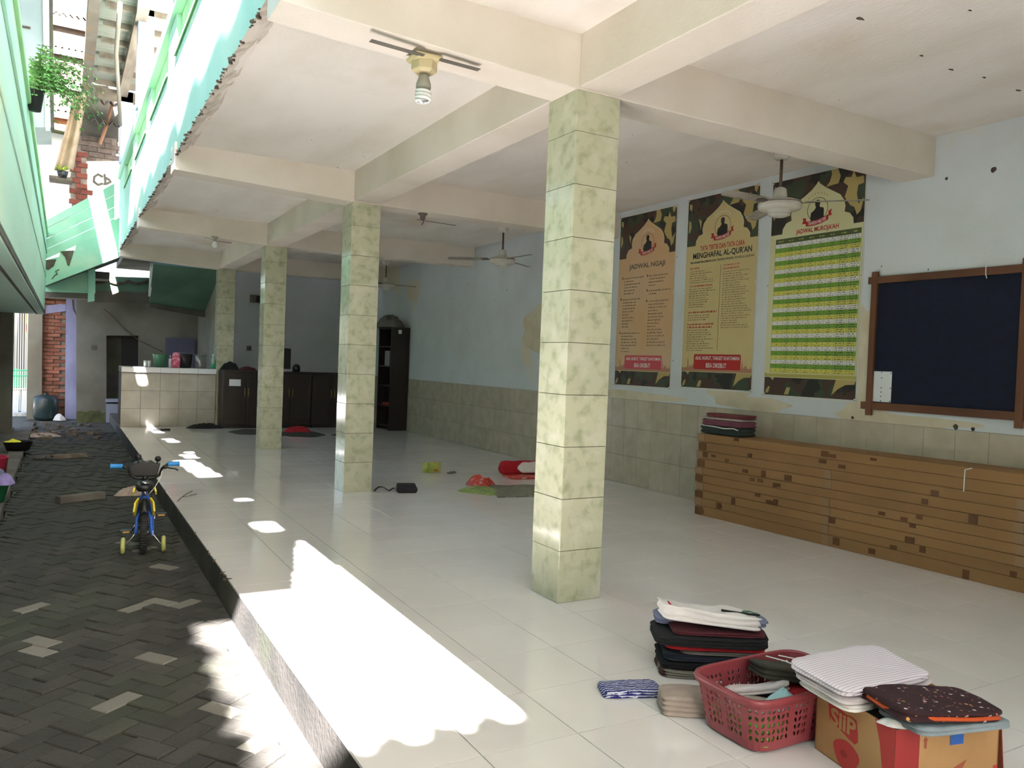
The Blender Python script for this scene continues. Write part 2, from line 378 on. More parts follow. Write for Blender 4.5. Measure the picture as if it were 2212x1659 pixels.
for a, b, wd in (((800, 87), (915, 120), .02), ((950, 128), (1035, 151), .02)):
    p, q = at('z', ZB-0.001, *a), at('z', ZB-0.001, *b); d = Vector((0, wd, 0))
    g.prism([p-d, q-d, q+d, p+d], (0, 0, -0.002))
for a, b, wd in (((900, 474), (985, 487), .012), ((440, 512), (462, 518), .01), ((470, 521), (500, 525), .03)):
    p, q = at('z', ZB-0.001, *a), at('z', ZB-0.001, *b); d = Vector((0, wd, 0))
    g.prism([p-d, q-d, q+d, p+d], (0, 0, -0.002))
tag(g.obj('cement_channel', 'cement', ceil), None)
tag(G().box(0.0, -5.2, -0.3, XW, -5.0, ZC+0.2).obj('wall_front', 'wall_paint'), kind='structure')  # unseen partial wall added to cut the light from the front opening
wb = tag(G().box(0.15, 12.6, -0.3, XW+0.25, 12.8, ZC+0.2).obj('wall_back', 'back_wall_paint'), kind='structure')
tag(G().box(0.14, 12.8, -0.3, 0.30, 15.4, ZC).obj('wall_side', 'grey_plaster'), kind='structure')
tag(G().box(XE, 12.6, -0.2, 0.15, 15.3, -0.02).obj('floor_back', 'cement'), kind='structure')
# ------------------------------------------------------------------ upper parapet of the terrace building
pp = tag(G().prism([(-1.64, -6, 3.15), (-1.52, -6, 3.30), (-1.52, -6, 4.12), (-1.64, -6, 4.12)], (0, 18.7, 0)).box(-1.555, -6, 4.12, -1.52, 12.7, 4.5).obj('parapet_wall', 'mint_paint'), kind='structure')
slots = ((-5.2, -2.9), (-2.3, -0.5), (0.1, 1.85), (2.5, 4.28), (4.9, 6.7), (7.3, 9.0), (9.6, 11.3))
e = -6
for a, b in slots + ((12.7, 12.7),):
    G().box(-1.64, e, 4.12, -1.52, a, 4.5).obj('pier', 'mint_paint', pp); e = b
for a, b in slots:
    G().box(-1.60, a+0.02, 4.13, -1.556, b-0.02, 4.49).obj('recess_panel', 'leaf_green_paint', pp)
    G().prism([(-1.66, a, 4.12), (-1.66, b, 4.12), (-1.6, b, 4.17), (-1.6, a, 4.17)], (0, 0, -0.03)).obj('recess_sill', 'leaf_green_paint', pp)
G().box(-1.675, -6, 4.5, -1.485, 12.7, 4.65).obj('coping', 'mint_paint', pp, bevel=0.012)
for y in (-0.2, 4.0, 8.2, 11.9):
    tag(G().box(-1.70, y, 4.65, -1.50, y+0.2, 6.1).obj('roof_post', 'post_paint', bevel=0.008), 'pale blue square post on the green parapet', None, None, 'structure')
# upper roof seen from below
ur = tag(G().box(-2.18, 7.7, 5.98, 1.5, 12.0, 6.02).obj('roof', 'roof_underside'), kind='structure')
for y in (8.2, 8.9, 9.6, 10.3, 11.0, 11.7):
    G().box(-2.1, y, 5.90, 1.5, y+0.07, 5.98).obj('batten', 'old_wood', ur)
G().box(-2.30, 7.7, 5.86, -2.16, 12.0, 6.12).obj('fascia_board', 'asbestos', ur)
G().box(-1.74, 7.7, 5.80, -1.60, 12.1, 5.90).obj('roof_beam', 'old_wood', ur)
G().box(-2.1, 11.9, 5.72, 1.5, 12.0, 5.9).obj('end_beam', 'old_wood', ur)
G().tube([(-1.95, 7.7, 5.78), (-1.9, 9.5, 5.74), (-1.8, 10.8, 5.66), (-1.7, 11.9, 5.3)], 0.03, 8).obj('conduit', 'grey_plaster', ur, smooth=True)
# ------------------------------------------------------------------ walkway of the house across the alley
lw = tag(G().box(-3.7, -8, 1.93, -2.80, 12.66, 2.05).box(-2.90, -8, 2.0, -2.79, 12.66, 3.36).obj('walkway_parapet', 'pale_mint'), kind='structure')
G().box(-2.79, -8, 3.02, -2.772, 12.66, 3.12).obj('ledge', 'mint_paint', lw, bevel=0.004)
G().box(-2.79, -8, 2.60, -2.781, 12.66, 2.64).obj('ledge', 'pale_mint', lw, bevel=0.003)
G().box(-2.92, -8, 3.36, -2.765, 12.66, 3.41).obj('coping', 'leaf_green_paint', lw, bevel=0.008)
G().prism([(-2.80, -8, 2.04), (-2.79, -8, 1.95), (-2.92, -8, 1.925), (-2.92, -8, 1.95)], (0, 20.66, 0)).obj('drip_edge', 'dark_cement', lw)
tag(G().box(-3.75, -8, -0.3, -3.45, 12.9, 2.0).obj('wall_left', 'grey_plaster'), kind='structure')
tag(G().box(-3.75, 12.6, -0.2, -3.265, 13.1, 2.3).box(-3.75, 12.55, -0.25, -3.24, 13.15, -0.12).obj('pillar', 'grey_plaster'), kind='structure')
# unseen sheet added overhead, its edge, holes and gaps cut to shape sun patches
def lit(x, y):
    """True where the added sheet is cut open for the sun"""
    if -7.36 < y + 0.045*math.cos(x*32) and y < -4.2:
        xl = -3.26 + 0.07*noise.noise(Vector((y*3.3, 1, 0))) + 0.07*noise.noise(Vector((y*9, 4, 0)))
        if xl < x:
            if y < -5.46 or (x > -2.68 + (y+5.46)*0.27): return True
    for a, b, x0, x1 in ((-3.80, -3.45, -2.52, -2.38), (-2.45, -2.3, -2.44, -2.34), (-0.85, 0.62, -2.56, -2.36), (0.78, 1.25, -2.48, -2.34),
                         (1.35, 1.5, -2.42, -2.3), (2.75, 3.3, -2.47, -2.36), (4.2, 5.6, -2.53, -2.42)):
        if a < y < b and x0 < x + 0.06*(y-a) < x1: return True
    return False
g = G(); sx = 0.03; sy = 0.06
xs = [-3.75]; 
ny = int(17.5/sy)
for j in range(ny):
    y = -11.2 + sy*j; edge = -2.235 + 0.012*math.sin(y*5.2) + 0.03*noise.noise(Vector((y*1.3, 7, 2)))
    run = None; x = -3.47
    while x < edge - 1e-6:
        x2 = min(x+sx, edge)
        if lit((x+x2)/2, y+sy/2):
            if run is not None: g.box(run, y, 6.0, x, y+sy, 6.02); run = None
        elif run is None: run = x
        x = x2
    if run is not None: g.box(run, y, 6.0, edge, y+sy, 6.02)
tag(g.obj('roof_sheet', 'asbestos'), kind='structure')
# unseen sheets added above the frame to keep stair and far yard in shade
tag(G().box(-5.5, 3.0, 8.0, -2.99, 7.2, 8.05).box(-2.88, 3.0, 8.0, -2.72, 7.2, 8.05).box(-2.99, 4.7, 8.0, -2.88, 7.2, 8.05).box(-5.5, 7.2, 8.0, -3.05, 10.2, 8.05).obj('shade_sheet_upper', 'asbestos'), kind='structure')
# ------------------------------------------------------------------ printed banners on the right wall
mat('camo_print', c(58, 70, 50), 0.45, c(70, 50, 42), 5.5, 0.49, 0.5, detail=1.0, col3=c(38, 33, 31), s3=4.2, lo3=0.54, hi3=0.55)
mat('camo_tan', c(176, 156, 98), 0.45); mat('banner_edge', c(206, 206, 204), 0.5)
mat('print_apricot_haze', c(206, 164, 116), 0.45, c(204, 172, 140), 1.2); mat('print_sand', c(204, 184, 132), 0.45, c(198, 178, 128), 2.0)  # apricot tone includes the warm haze over its banner
mat('print_cream', c(206, 204, 164), 0.45, c(200, 196, 152), 2.0); mat('print_red', c(178, 32, 34), 0.45); mat('print_black', c(34, 30, 32), 0.45)
mat('print_brown', c(120, 92, 70), 0.45); mat('print_grey_haze', c(104, 88, 74), 0.45); mat('print_red_haze', c(196, 72, 84), 0.45); mat('print_rust', c(170, 122, 98), 0.45)  # grey and pink are dark and red print paled by the haze
mat('print_olive', c(74, 84, 50), 0.45); mat('print_green', c(112, 158, 52), 0.45); mat('print_yellow', c(206, 200, 92), 0.45); mat('print_white', c(216, 216, 214), 0.45)
mat('print_ochre', c(170, 160, 84), 0.45); mat('steel_pin', c(60, 58, 56), 0.4, metal=0.6); mat('white_clip', c(210, 208, 204), 0.5)
ARCH = [(0,.17),(0,1.5),(.135,1.5),(.148,1.545),(.185,1.595),(.244,1.612),(.236,1.66),(.25,1.715),(.3,1.768),(.38,1.808),(.45,1.85),(.5,1.893),(.518,1.918),
        (.54,1.893),(.6,1.85),(.67,1.81),(.75,1.765),(.79,1.712),(.806,1.66),(.8,1.612),(.85,1.595),(.888,1.55),(.903,1.5),(1.0,1.5),(1.0,.17)]
TAN = [[(.60,1.86),(.64,1.9),(.66,1.96),(.65,2.0),(.72,2.0),(.75,1.93),(.73,1.87),(.66,1.865)],
       [(.80,1.74),(.83,1.83),(.78,1.87),(.80,1.91),(.86,1.90),(.88,1.95),(.91,1.89),(.98,1.89),(.985,1.83),(.93,1.82),(.92,1.75),(.94,1.66),(.99,1.71),(.965,1.60),(.93,1.57),(.90,1.64),(.86,1.66)],
       [(.93,2.0),(.99,2.0),(.96,1.93),(.935,1.95)], [(.02,1.78),(.05,1.76),(.06,1.70),(.03,1.64),(.02,1.66)], [(.02,1.96),(.06,1.94),(.055,1.88),(.02,1.90)], [(.17,1.78),(.2,1.66),(.215,1.75)],
       [(.80,.165),(1.0,.165),(.985,.13),(.90,.125),(.83,.09),(.76,.03),(.78,.1)], [(.02,.04),(.05,.08),(.07,.075),(.05,.02),(.02,.015)], [(.24,.012),(.27,.08),(.31,.075),(.29,.012)], [(.06,.168),(.12,.168),(.1,.135)]]
def banner(y0, z0, label, panel, kind, dv=0.0, big='print_black'):
    F = lambda d: (lambda u, v: (XW-0.004-d, y0-u, z0+v))
    t = thing('banner', label, 'banner', (XW, y0-0.5, z0), 0, 'printed banners in a row on the wall')
    def flat(name, pts, d, m, parent=t):
        f = F(d); return G().prism([f(*p) for p in pts], (-0.0006, 0, 0)).obj(name, m, parent)
    G().box(XW-0.006, y0-1.012, z0-0.018, XW-0.0005, y0+0.012, z0+2.012).obj('backing_sheet', 'banner_edge', t)
    flat('camouflage_field', [(0, 0), (0, 2), (1, 2), (1, 0)], .002, 'camo_print')
    for p in TAN: flat('camouflage_spot', p, .003, 'camo_tan')
    flat('panel_outline', [(.52+(u-.52)*(1.025 if v > 1.5 else 1), 1.5+(v-1.5)*1.02 if v > 1.5 else v-.004) for u, v in ARCH], .0038, 'print_cream')
    flat('arch_panel', ARCH, .0046, panel)
    # emblem: ring, figure, ribbon
    cu, cv = .523, 1.665+dv
    em = G(); f = F(.0054); ring = []
    for k in range(36):
        a = 2*math.pi*k/36; ring.append((cu+.112*math.cos(a), cv+.105*math.sin(a)))
    n = 36; inn = [(cu+(u-cu)*.955, cv+(v-cv)*.955) for u, v in ring]
    em.add([f(*p) for p in ring+inn], [(i, (i+1) % n, n+(i+1) % n, n+i) for i in range(n)])
    body = [(.455,1.56),(.45,1.61),(.465,1.645),(.49,1.662),(.505,1.682),(.5,1.70),(.492,1.705),(.498,1.715),(.494,1.73),(.5,1.742),(.515,1.75),(.535,1.747),(.548,1.737),(.55,1.715),(.543,1.695),(.552,1.68),(.585,1.672),(.592,1.655),(.594,1.56)]
    em.prism([f(u, v+dv) for u, v in body], (-0.0005, 0, 0))
    em.prism([f(u, v+dv) for u, v in ((.447,1.585),(.455,1.645),(.462,1.645),(.456,1.58))], (-0.0005, 0, 0))
    em.obj('emblem', 'print_black', t)
    if kind:
        g = G(); f2 = F(.0053)
        for k in range(7):
            a = math.pi*(0.28+0.44*k/6*1.0); uu, vv = cu+.15*math.cos(a), cv+.145*math.sin(a)
            g.prism([f2(uu-.008, vv-.01), f2(uu, vv-.004), f2(uu+.008, vv-.01), f2(uu+.005, vv+.006), f2(uu, vv+.012), f2(uu-.005, vv+.006)], (-0.0004, 0, 0))
        g.obj('star', 'print_white' if kind < 3 else 'camo_tan', t)
    rb = G(); f = F(.0062)
    arc = lambda u: .024-.03*math.cos((u-cu)/.15*1.35)+.02*(u-cu)/.15
    top = [(cu+q*.15, cv-.088+arc(cu+q*.15)) for q in (-.8, -.5, -.2, .1, .4, .8)]
    rb.prism([f(*p) for p in top] + [f(u, v-.045) for u, v in top[::-1]], (-0.0005, 0, 0))
    rb.prism([f(cu-.12, cv-.066), f(cu-.16, cv-.061), f(cu-.148, cv-.084), f(cu-.163, cv-.111), f(cu-.12, cv-.116)], (-0.0003, 0, 0))
    rb.prism([f(cu+.12, cv-.031), f(cu+.155, cv-.016), f(cu+.145, cv-.046), f(cu+.158, cv-.071), f(cu+.12, cv-.076)], (-0.0003, 0, 0))
    rb.obj('ribbon', 'print_red', t)
    def word(name, s, u0, v0, u1, v1, m, bold=.02, d=.0062, curve=None):
        f = F(d); fn = f if curve is None else (lambda u, v: f(u, v+curve(u)))
        o = put_text(G(), s, u0, v0, u1, v1, fn, bold).obj(name, m, t); return o
    word('ribbon_text', 'TAHFIDH MILITER', cu-.098, cv-.127, cu+.098, cv-.097, 'print_white', .012, .0072, lambda u: arc(u)+.003)
    def bars(g, u0, v, u1, h, rr, f):
        u = u0
        while u < u1-.01:
            q = min(u + rr.uniform(.012, .05), u1)
            x = u
            while x < q-.002:
                x2 = min(x+rr.uniform(.004, .007), q); hh = h*rr.choice((.7, .7, 1.0))
                g.add([f(x, v), f(x2-.0014, v), f(x2-.0014, v+hh), f(x, v+hh)], [(0, 1, 2, 3)]); x = x2
            u = q+.009
    rr = random.Random(int(y0*100))
    if kind in (1, 2):
        G2 = G(); f = F(.0054)
        sky = [(0,.172),(0,.22),(.03,.205),(.06,.215),(.085,.21),(.09,.30),(.1,.31),(.107,.21),(.13,.24),(.15,.215),(.17,.25),(.2,.215),(.8,.215),(.86,.21),(.875,.30),(.885,.21),(.92,.25),(.94,.215),(.97,.21),(.98,.235),(1.0,.205),(1.0,.172)]
        flat('skyline', sky, .0052, 'print_rust')
        bx = G(); f = F(.006); q = [(.185,.215),(.195,.195),(.845,.195),(.853,.21),(.853,.34),(.843,.352),(.195,.352),(.185,.34)]
        bx.prism([f(*p) for p in q], (-0.0005, 0, 0)).obj('slogan_plate', 'print_red_haze' if kind == 1 else 'print_red', t)
        word('slogan_text', 'ASAL NURUT, TARGET KHATAMAN', .208, .288, .835, .332, 'print_white', .015, .0072)
        word('slogan_text', 'BISA DIKEBUT', .37, .213, .66, .262, 'print_white', .015, .0072)
    if kind == 1:
        word('heading_text', 'JADWAL NGAJI', .198, 1.347, .842, 1.422, 'print_grey_haze', .03)
        g = G(); f = F(.0056)
        for u, v, w_, n_ in ((.075,1.255,.40,6),(.535,1.255,.38,4),(.54,1.085,.42,2),(.06,1.005,.38,10),(.54,.965,.4,15),(.06,.605,.38,7)):
            g.prism([f(u, v), f(u+.02, v), f(u+.02, v+.024), f(u+.01, v+.03), f(u, v+.024)], (-0.0002, 0, 0))
            for k in range(n_): bars(g, u+.04, v-.036*k, u+.04+w_*(0.9 if k == 0 else rr.uniform(.3, .85)), .017, rr, f)
        tag(g.obj('body_text', 'print_grey_haze', t), kind='stuff')
    if kind == 2:
        word('heading_text', 'TATA TERTIB DAN TATA CARA', .213, 1.434, .836, 1.488, 'print_red', .022)
        word('heading_text', "MENGHAFAL AL-QUR'AN", .105, 1.348, .935, 1.422, 'print_black', .025)
        word('heading_text', "PROGRAM PENGEMBANGAN TAHFIDH PONPES. RIYADLUL QUR'AN", .071, 1.306, .965, 1.334, 'print_black', .02)
        word('section_text', 'TATA TERTIB', .065, 1.249, .207, 1.27, 'print_red', .02)
        word('section_text', 'TATA CARA MENAMBAH HAFALAN', .066, 1.062, .412, 1.082, 'print_red', .02)
        word('section_text', "TATA MUROJA'AH DAN", .555, 1.246, .781, 1.266, 'print_red', .02)
        word('section_text', 'EVALUASI MINGGUAN', .555, 1.214, .775, 1.234, 'print_red', .02)
        g = G(); f = F(.0056)
        for u, v, w_ in ((.068, .785, .42), (.062, .658, .39), (.062, .627, .37)): bars(g, u, v, u+w_, .021, rr, f)
        tag(g.obj('section_line', 'print_red', t), kind='stuff')
        g = G()
        for u, v, n_, w_ in ((.068,1.222,6,.38),(.068,1.036,9,.40),(.066,.757,3,.36),(.062,.60,10,.40),(.555,1.186,25,.41)):
            for k in range(n_): bars(g, u, v-.0236*k, u+w_*rr.uniform(.55, 1), .011, rr, f)
        g.box(XW-0.0105, y0-.523, z0+.39, XW-0.0095, y0-.519, z0+1.268)
        tag(g.obj('body_text', 'print_brown', t), kind='stuff')
    if kind == 3:
        word('heading_text', "JADWAL MUROJA'AH", .296, 1.468, .755, 1.524, 'print_red', .022)
        flat('base_band', [(0,.172),(0,.21),(.03,.20),(.06,.20),(1.0,.205),(1.0,.172)], .0052, 'print_ochre')
        cols = [.065, .187, .305, .42, .53, .645, .76, .88, .985]
        flat('table_header', [(.065,1.41),(.065,1.457),(.985,1.457),(.985,1.41)], .0052, 'print_olive')
        rh = (1.41-.213)/30
        for k in range(30):
            v1 = 1.41-rh*k
            flat('table_row', [(.065,v1-rh),(.065,v1),(.985,v1),(.985,v1-rh)], .0052, ('print_white', 'print_green', 'print_yellow')[k % 3])
        gl = G(); f = F(.0062)
        for u in cols: gl.add([f(u-.0012,.213), f(u+.0012,.213), f(u+.0012,1.41), f(u-.0012,1.41)], [(0,1,2,3)])
        for k in range(31):
            v = 1.41-rh*k; gl.add([f(.065,v-.0009), f(.985,v-.0009), f(.985,v+.0009), f(.065,v+.0009)], [(0,1,2,3)])
            if k < 30: gl.add([f(.187,v-rh/2-.0006), f(.985,v-rh/2-.0006), f(.985,v-rh/2+.0006), f(.187,v-rh/2+.0006)], [(0,1,2,3)])
        gl.obj('table_line', 'print_brown', t)
        g = G(); f = F(.0064)
        for k in range(30):
            v = 1.41-rh*k; put_text(g, str(k+1), .12, v-rh*.68, .12+.008*len(str(k+1)), v-rh*.36, f, .01)
            for j in range(1, 8):
                a, b = cols[j], cols[j+1]
                for r_ in (0, 1):
                    if j > 5: bars(g, a+.015, v-rh*(.36+.5*r_), b-.012, .009, rr, f)
                    else: bars(g, a+.045-.02*r_, v-rh*(.34+.5*r_), b-.045+.02*r_, .007, rr, f)
        tag(g.obj('table_text', 'print_black', t), kind='stuff')
        g = G()
        for j in range(8): bars(g, cols[j]+.03, 1.428, cols[j+1]-.03, .011, rr, f)
        tag(g.obj('header_text', 'print_yellow', t), kind='stuff')
    for u, v in ((.0, 2.0), (1.0, 2.0), (.0, .0), (1.0, -.005), (-.005, 1.03), (1.005, 1.05)):
        cl = G().box(XW-.014, y0-u-.013, z0+v-.016, XW-.007, y0-u+.013, z0+v+.016).obj('corner_clip', 'white_clip', t, bevel=.002)
        G().lathe([(0, 0), (.004, 0), (.004, .004), (0, .005)], 8, (XW-.014, y0-u, z0+v), Matrix.Rotation(R(-90), 3, 'Y')).obj('pin', 'steel_pin', cl)
    return t
banner(3.952, 1.168, 'apricot banner headed JADWAL NGAJI with camouflage borders', 'print_apricot_haze', 1, -.012)
banner(2.765, 1.19, "sand banner headed MENGHAFAL AL-QUR'AN with two text columns", 'print_sand', 2)
banner(1.60, 1.168, "cream banner headed JADWAL MUROJA'AH with a green and yellow table", 'print_cream', 3, .012)
# ------------------------------------------------------------------ notice board
mat('navy_felt', c(16, 24, 48), 0.95, c(12, 17, 36), 20, bump=0.1, bscale=300); mat('brown_lath', c(112, 68, 42), 0.5, c(86, 50, 30), 5, stretch=(1, 0.3, 0.3))
mat('paper', c(214, 218, 222), 0.8); mat('black_pin', c(18, 18, 20), 0.4); mat('string', c(220, 220, 216), 0.8)
nb = thing('notice_board', 'dark navy notice board in a brown wooden frame with one white sheet', 'notice board', (XW, -0.14, 1.05))
G().box(XW-.014, -.74, 1.13, XW-.001, .44, 2.155).obj('felt_panel', 'navy_felt', nb)
for b in ((XW-.03, -.80, 2.137, XW-.002, .515, 2.195), (XW-.03, -.80, 1.103, XW-.002, .53, 1.163)): G().box(*b).obj('frame_lath', 'brown_lath', nb, bevel=.003)
for b in ((XW-.04, .425, 1.055, XW-.012, .477, 2.235), (XW-.04, -.757, 1.05, XW-.012, -.703, 2.235)): G().box(*b).obj('frame_lath', 'brown_lath', nb, bevel=.003)
g = G().grid(lambda u, v: (XW-.017-.004*math.sin(u*3)*v, .437-.174*u, 1.17+.248*v), 6, 6)
sh = tag(g.obj('paper_sheet', 'paper', solid=.0012), 'blank white sheet pinned to the dark notice board', 'paper')
for y, z in ((.43,1.41),(.352,1.41),(.27,1.405),(.352,1.365),(.435,1.30),(.27,1.285),(.352,1.285),(.352,1.25),(.352,1.215),(.43,1.18),(.352,1.178),(.27,1.178)):
    G().lathe([(0, 0), (.0045, 0), (.0045, .003), (0, .006)], 8, (XW-.0195, y, z), Matrix.Rotation(R(-90), 3, 'Y')).obj('pin', 'black_pin', sh)
tag(G().tube([(XW-.035, -.452, 2.24), (XW-.036, -.452, 2.19), (XW-.036, -.453, 2.14), (XW-.02, -.453, 2.115)], .004, 6).obj('hanging_string', 'string'), 'short white string hanging over the top of the notice board', 'string')
# ------------------------------------------------------------------ stack of flat cartons
mat('kraft_carton', c(150, 112, 70), 0.75, c(134, 98, 60), 2.5, rand=0.07, stretch=(1, .3, 1)); mat('brown_tape', c(104, 70, 46), 0.25, rand=0.15); mat('clear_tape', c(150, 120, 90), 0.12)
ORD = ('topmost', 'second from the top', 'third from the top', 'fourth from the top', 'fifth from the top', 'fifth from the floor', 'fourth from the floor', 'third from the floor', 'second from the floor', 'lowest')
LZ = [0.0, .092, .168, .240, .313, .387, .458, .537, .614, .698, .775]
br = random.Random(11)
for k in range(10):
    zi = 9-k; z0, z1 = LZ[zi], LZ[zi+1]-.0025
    ox = br.uniform(-.008, .008); oy = br.uniform(-.015, .012)
    t = thing('flat_carton', f'long flat brown carton, {ORD[k]} of the stack along the wall', 'carton', (2.785+ox, 1.895+oy, z0), R(-93.45), 'flat cartons stacked along the right wall')
    t.rotation_euler = (0, 0, R(3.45)); L = 3.25; D = .36
    b = G(); n = 24      # slightly bowed long box; local x = depth to the wall, -y = along the wall
    vs = []
    for i in range(n+1):
        s = i/n; y = -L*s; q = .002*math.sin(s*9+k*2)
        vs += [(0+q, y, 0), (D, y, 0), (D, y, z1-z0), (0+q*.4, y, z1-z0)]
    b.add(vs, [(i*4+a, i*4+(a+1) % 4, (i+1)*4+(a+1) % 4, (i+1)*4+a) for i in range(n) for a in range(4)] + [(3, 2, 1, 0), (n*4, n*4+1, n*4+2, n*4+3)])
    b.obj('carton_body', 'kraft_carton', t, bevel=.002, local=True)
    hz = z1-z0
    for _ in range(br.randint(3, 5)):
        y = -br.uniform(.05, 3.0); w_ = br.uniform(.02, .035); a, c_ = sorted((br.uniform(0, hz), br.uniform(0, hz)))
        if c_-a < .02: c_ = min(hz, a+.03)
        G().box(-.0035, y-w_, a, .001, y+w_, c_).obj('tape', 'brown_tape', t, local=True)
    for y in (-1.42, -2.86):
        if br.random() < .6: G().box(-.0035, y-.03, 0.002, .001, y+.03, hz-.002).obj('tape', 'clear_tape', t, local=True)
    G().box(-.003, -.09, 0.006, .1, .003, hz*.9).obj('end_tape', 'brown_tape' if k % 2 else 'clear_tape', t, local=True)
tag(G().tube([at('x', 2.845, 2088, 1014)+Vector((.06, 0, .006)), at('x', 2.845, 2087, 1016)+Vector((-.012, 0, .004)), at('x', 2.84, 2085, 1040)+Vector((-.012, 0, 0)), at('x', 2.84, 2084, 1062)+Vector((-.012, 0, 0))], .004, 6).obj('loose_string', 'string'), 'pale string lying over the edge of the carton stack', 'string')
# folded clothes on the near end of the cartons
for nm, col, rough in (('maroon_cloth', c(116, 58, 62), .9), ('offwhite_cloth', c(196, 182, 176), .9), ('mauve_cloth', c(122, 70, 86), .9), ('dark_green_cloth', c(48, 58, 56), .9), ('black_cloth', c(26, 26, 28), .9)):
    mat(nm, col, rough, tuple(x*.8 for x in col[:3])+(1,), 14, bump=.3, bscale=160)
gz = .776
for nm, m_, h, w_, d_, lab, s in (('folded_shirt', 'dark_green_cloth', .078, .235, .50, 'dark green folded shirt, lowest of the clothes on the cartons', 1),
        ('folded_shirt', 'mauve_cloth', .056, .225, .49, 'mauve folded shirt above the dark green one on the cartons', 2),
        ('folded_cloth', 'offwhite_cloth', .018, .21, .47, 'thin off-white cloth between the mauve and maroon clothes on the cartons', 3),
        ('folded_sarong', 'maroon_cloth', .034, .215, .46, 'maroon folded sarong, topmost of the clothes on the cartons', 4)):
    g = folded(G(), w_, d_, h, 2, s, sag=.004, bulge=.01)
    g.xf(place((2.965+.004*s, 1.70-.006*s, gz), R(3), 0, 0)); o = tag(g.obj(nm, m_, smooth=True), lab, 'clothes', 'clothes folded on the cartons'); gz += h*1.0+.002
    if s == 1:
        G().tube([(2.83, 1.93, gz-.004), (2.828, 1.75, gz-.006), (2.83, 1.6, gz-.014), (2.845, 1.5, gz-.006), (2.86, 1.46, gz-.02)], .005, 6).obj('piping', 'string', o, smooth=True)
# ------------------------------------------------------------------ ceiling fans and bulbs
mat('fan_white', c(214, 210, 202), 0.35, c(196, 190, 180), 8); mat('fan_rod', c(120, 104, 88), 0.5, c(90, 72, 56), 14, metal=.2); mat('fan_blade', c(176, 170, 160), 0.45, c(120, 110, 98), 7, .4, .75)
mat('dusty_metal', c(96, 88, 80), .6); mat('lamp_cream', c(196, 180, 140), .4); mat('bulb_glass', c(226, 226, 224), .2); mat('bulb_grey', c(150, 146, 132), .4)
def fan(cx, cyy, a0, label, Rb=.68, dz=0.0, dark=False):
    t = thing('ceiling_fan', label, 'fan', (cx, cyy, ZC), 0, 'ceiling fans along the right side')
    z = 2.745+dz
    L = lambda pr: [(r, zz) for r, zz in pr]
    G().lathe([(.05, ZC-.10), (.062, ZC-.085), (.072, ZC-.03), (.078, ZC-.004), (.078, ZC)], 24, (cx, cyy, 0)).obj('canopy', 'fan_white', t, smooth=True)
    G().lathe([(.013, z+.1), (.013, ZC-.09)], 12, (cx, cyy, 0)).obj('rod', 'fan_rod', t, smooth=True)
    G().lathe([(.056, z+.06), (.058, z+.1), (.05, z+.15), (.03, z+.165), (.014, z+.17)], 24, (cx, cyy, 0)).obj('motor_cap', 'fan_white', t, smooth=True)
    mo = G().lathe([(0, z-.06), (.09, z-.058), (.1, z-.03), (.135, z-.025), (.17, z-.012), (.176, z+.01), (.172, z+.045), (.13, z+.06), (.06, z+.068), (.05, z+.075)], 36, (cx, cyy, 0)).obj('motor_housing', 'fan_white', t, smooth=True)
    G().lathe([(0, z-.078), (.06, z-.076), (.085, z-.066), (.092, z-.056)], 28, (cx, cyy, 0)).obj('hub_cap', 'fan_white', mo, smooth=True)
    G().lathe([(.1705, z+.03), (.177, z+.032), (.177, z+.036), (.1705, z+.038)], 36, (cx, cyy, 0)).obj('trim_ring', 'dusty_metal', mo, smooth=True)
    for k in range(3):
        a = R(a0+120*k); M = Matrix.Translation((cx, cyy, z+.035)) @ Matrix.Rotation(a, 4, 'Z') @ Matrix.Rotation(R(9), 4, 'X')
        b = G()
        def bl(u, v, zz):
            x = .2+(Rb-.2)*u; w_ = (.052+.012*math.sin(u*3.0))*min(1, (1.02-u)*14)**.5
            return (x, (v-.5)*2*w_, zz + .006*math.cos((v-.5)*3) - .012*u)
        b.grid(lambda u, v: bl(u, v, 0), 14, 4); b.xf(M)
        o = b.obj('blade', 'fan_blade', t, smooth=True, solid=.004)
        G().prism([(.1, -.02, -.004), (.26, -.036, -.004), (.29, 0, -.004), (.26, .036, -.004), (.1, .02, -.004)], (0, 0, -.004)).xf(M).obj('blade_bracket', 'dusty_metal', o)
    return t
fan(2.65, .904, 64, 'dusty white ceiling fan in front of the camouflage banners')
p = at('z', ZC, 1088, 487); fan(p.x, p.y, 150, 'white ceiling fan between the two nearest tiled columns', .74)
p = at('z', ZC, 835, 562); fan(p.x, p.y, -18, 'ceiling fan farthest from the banners, over the dark cabinets', .6)
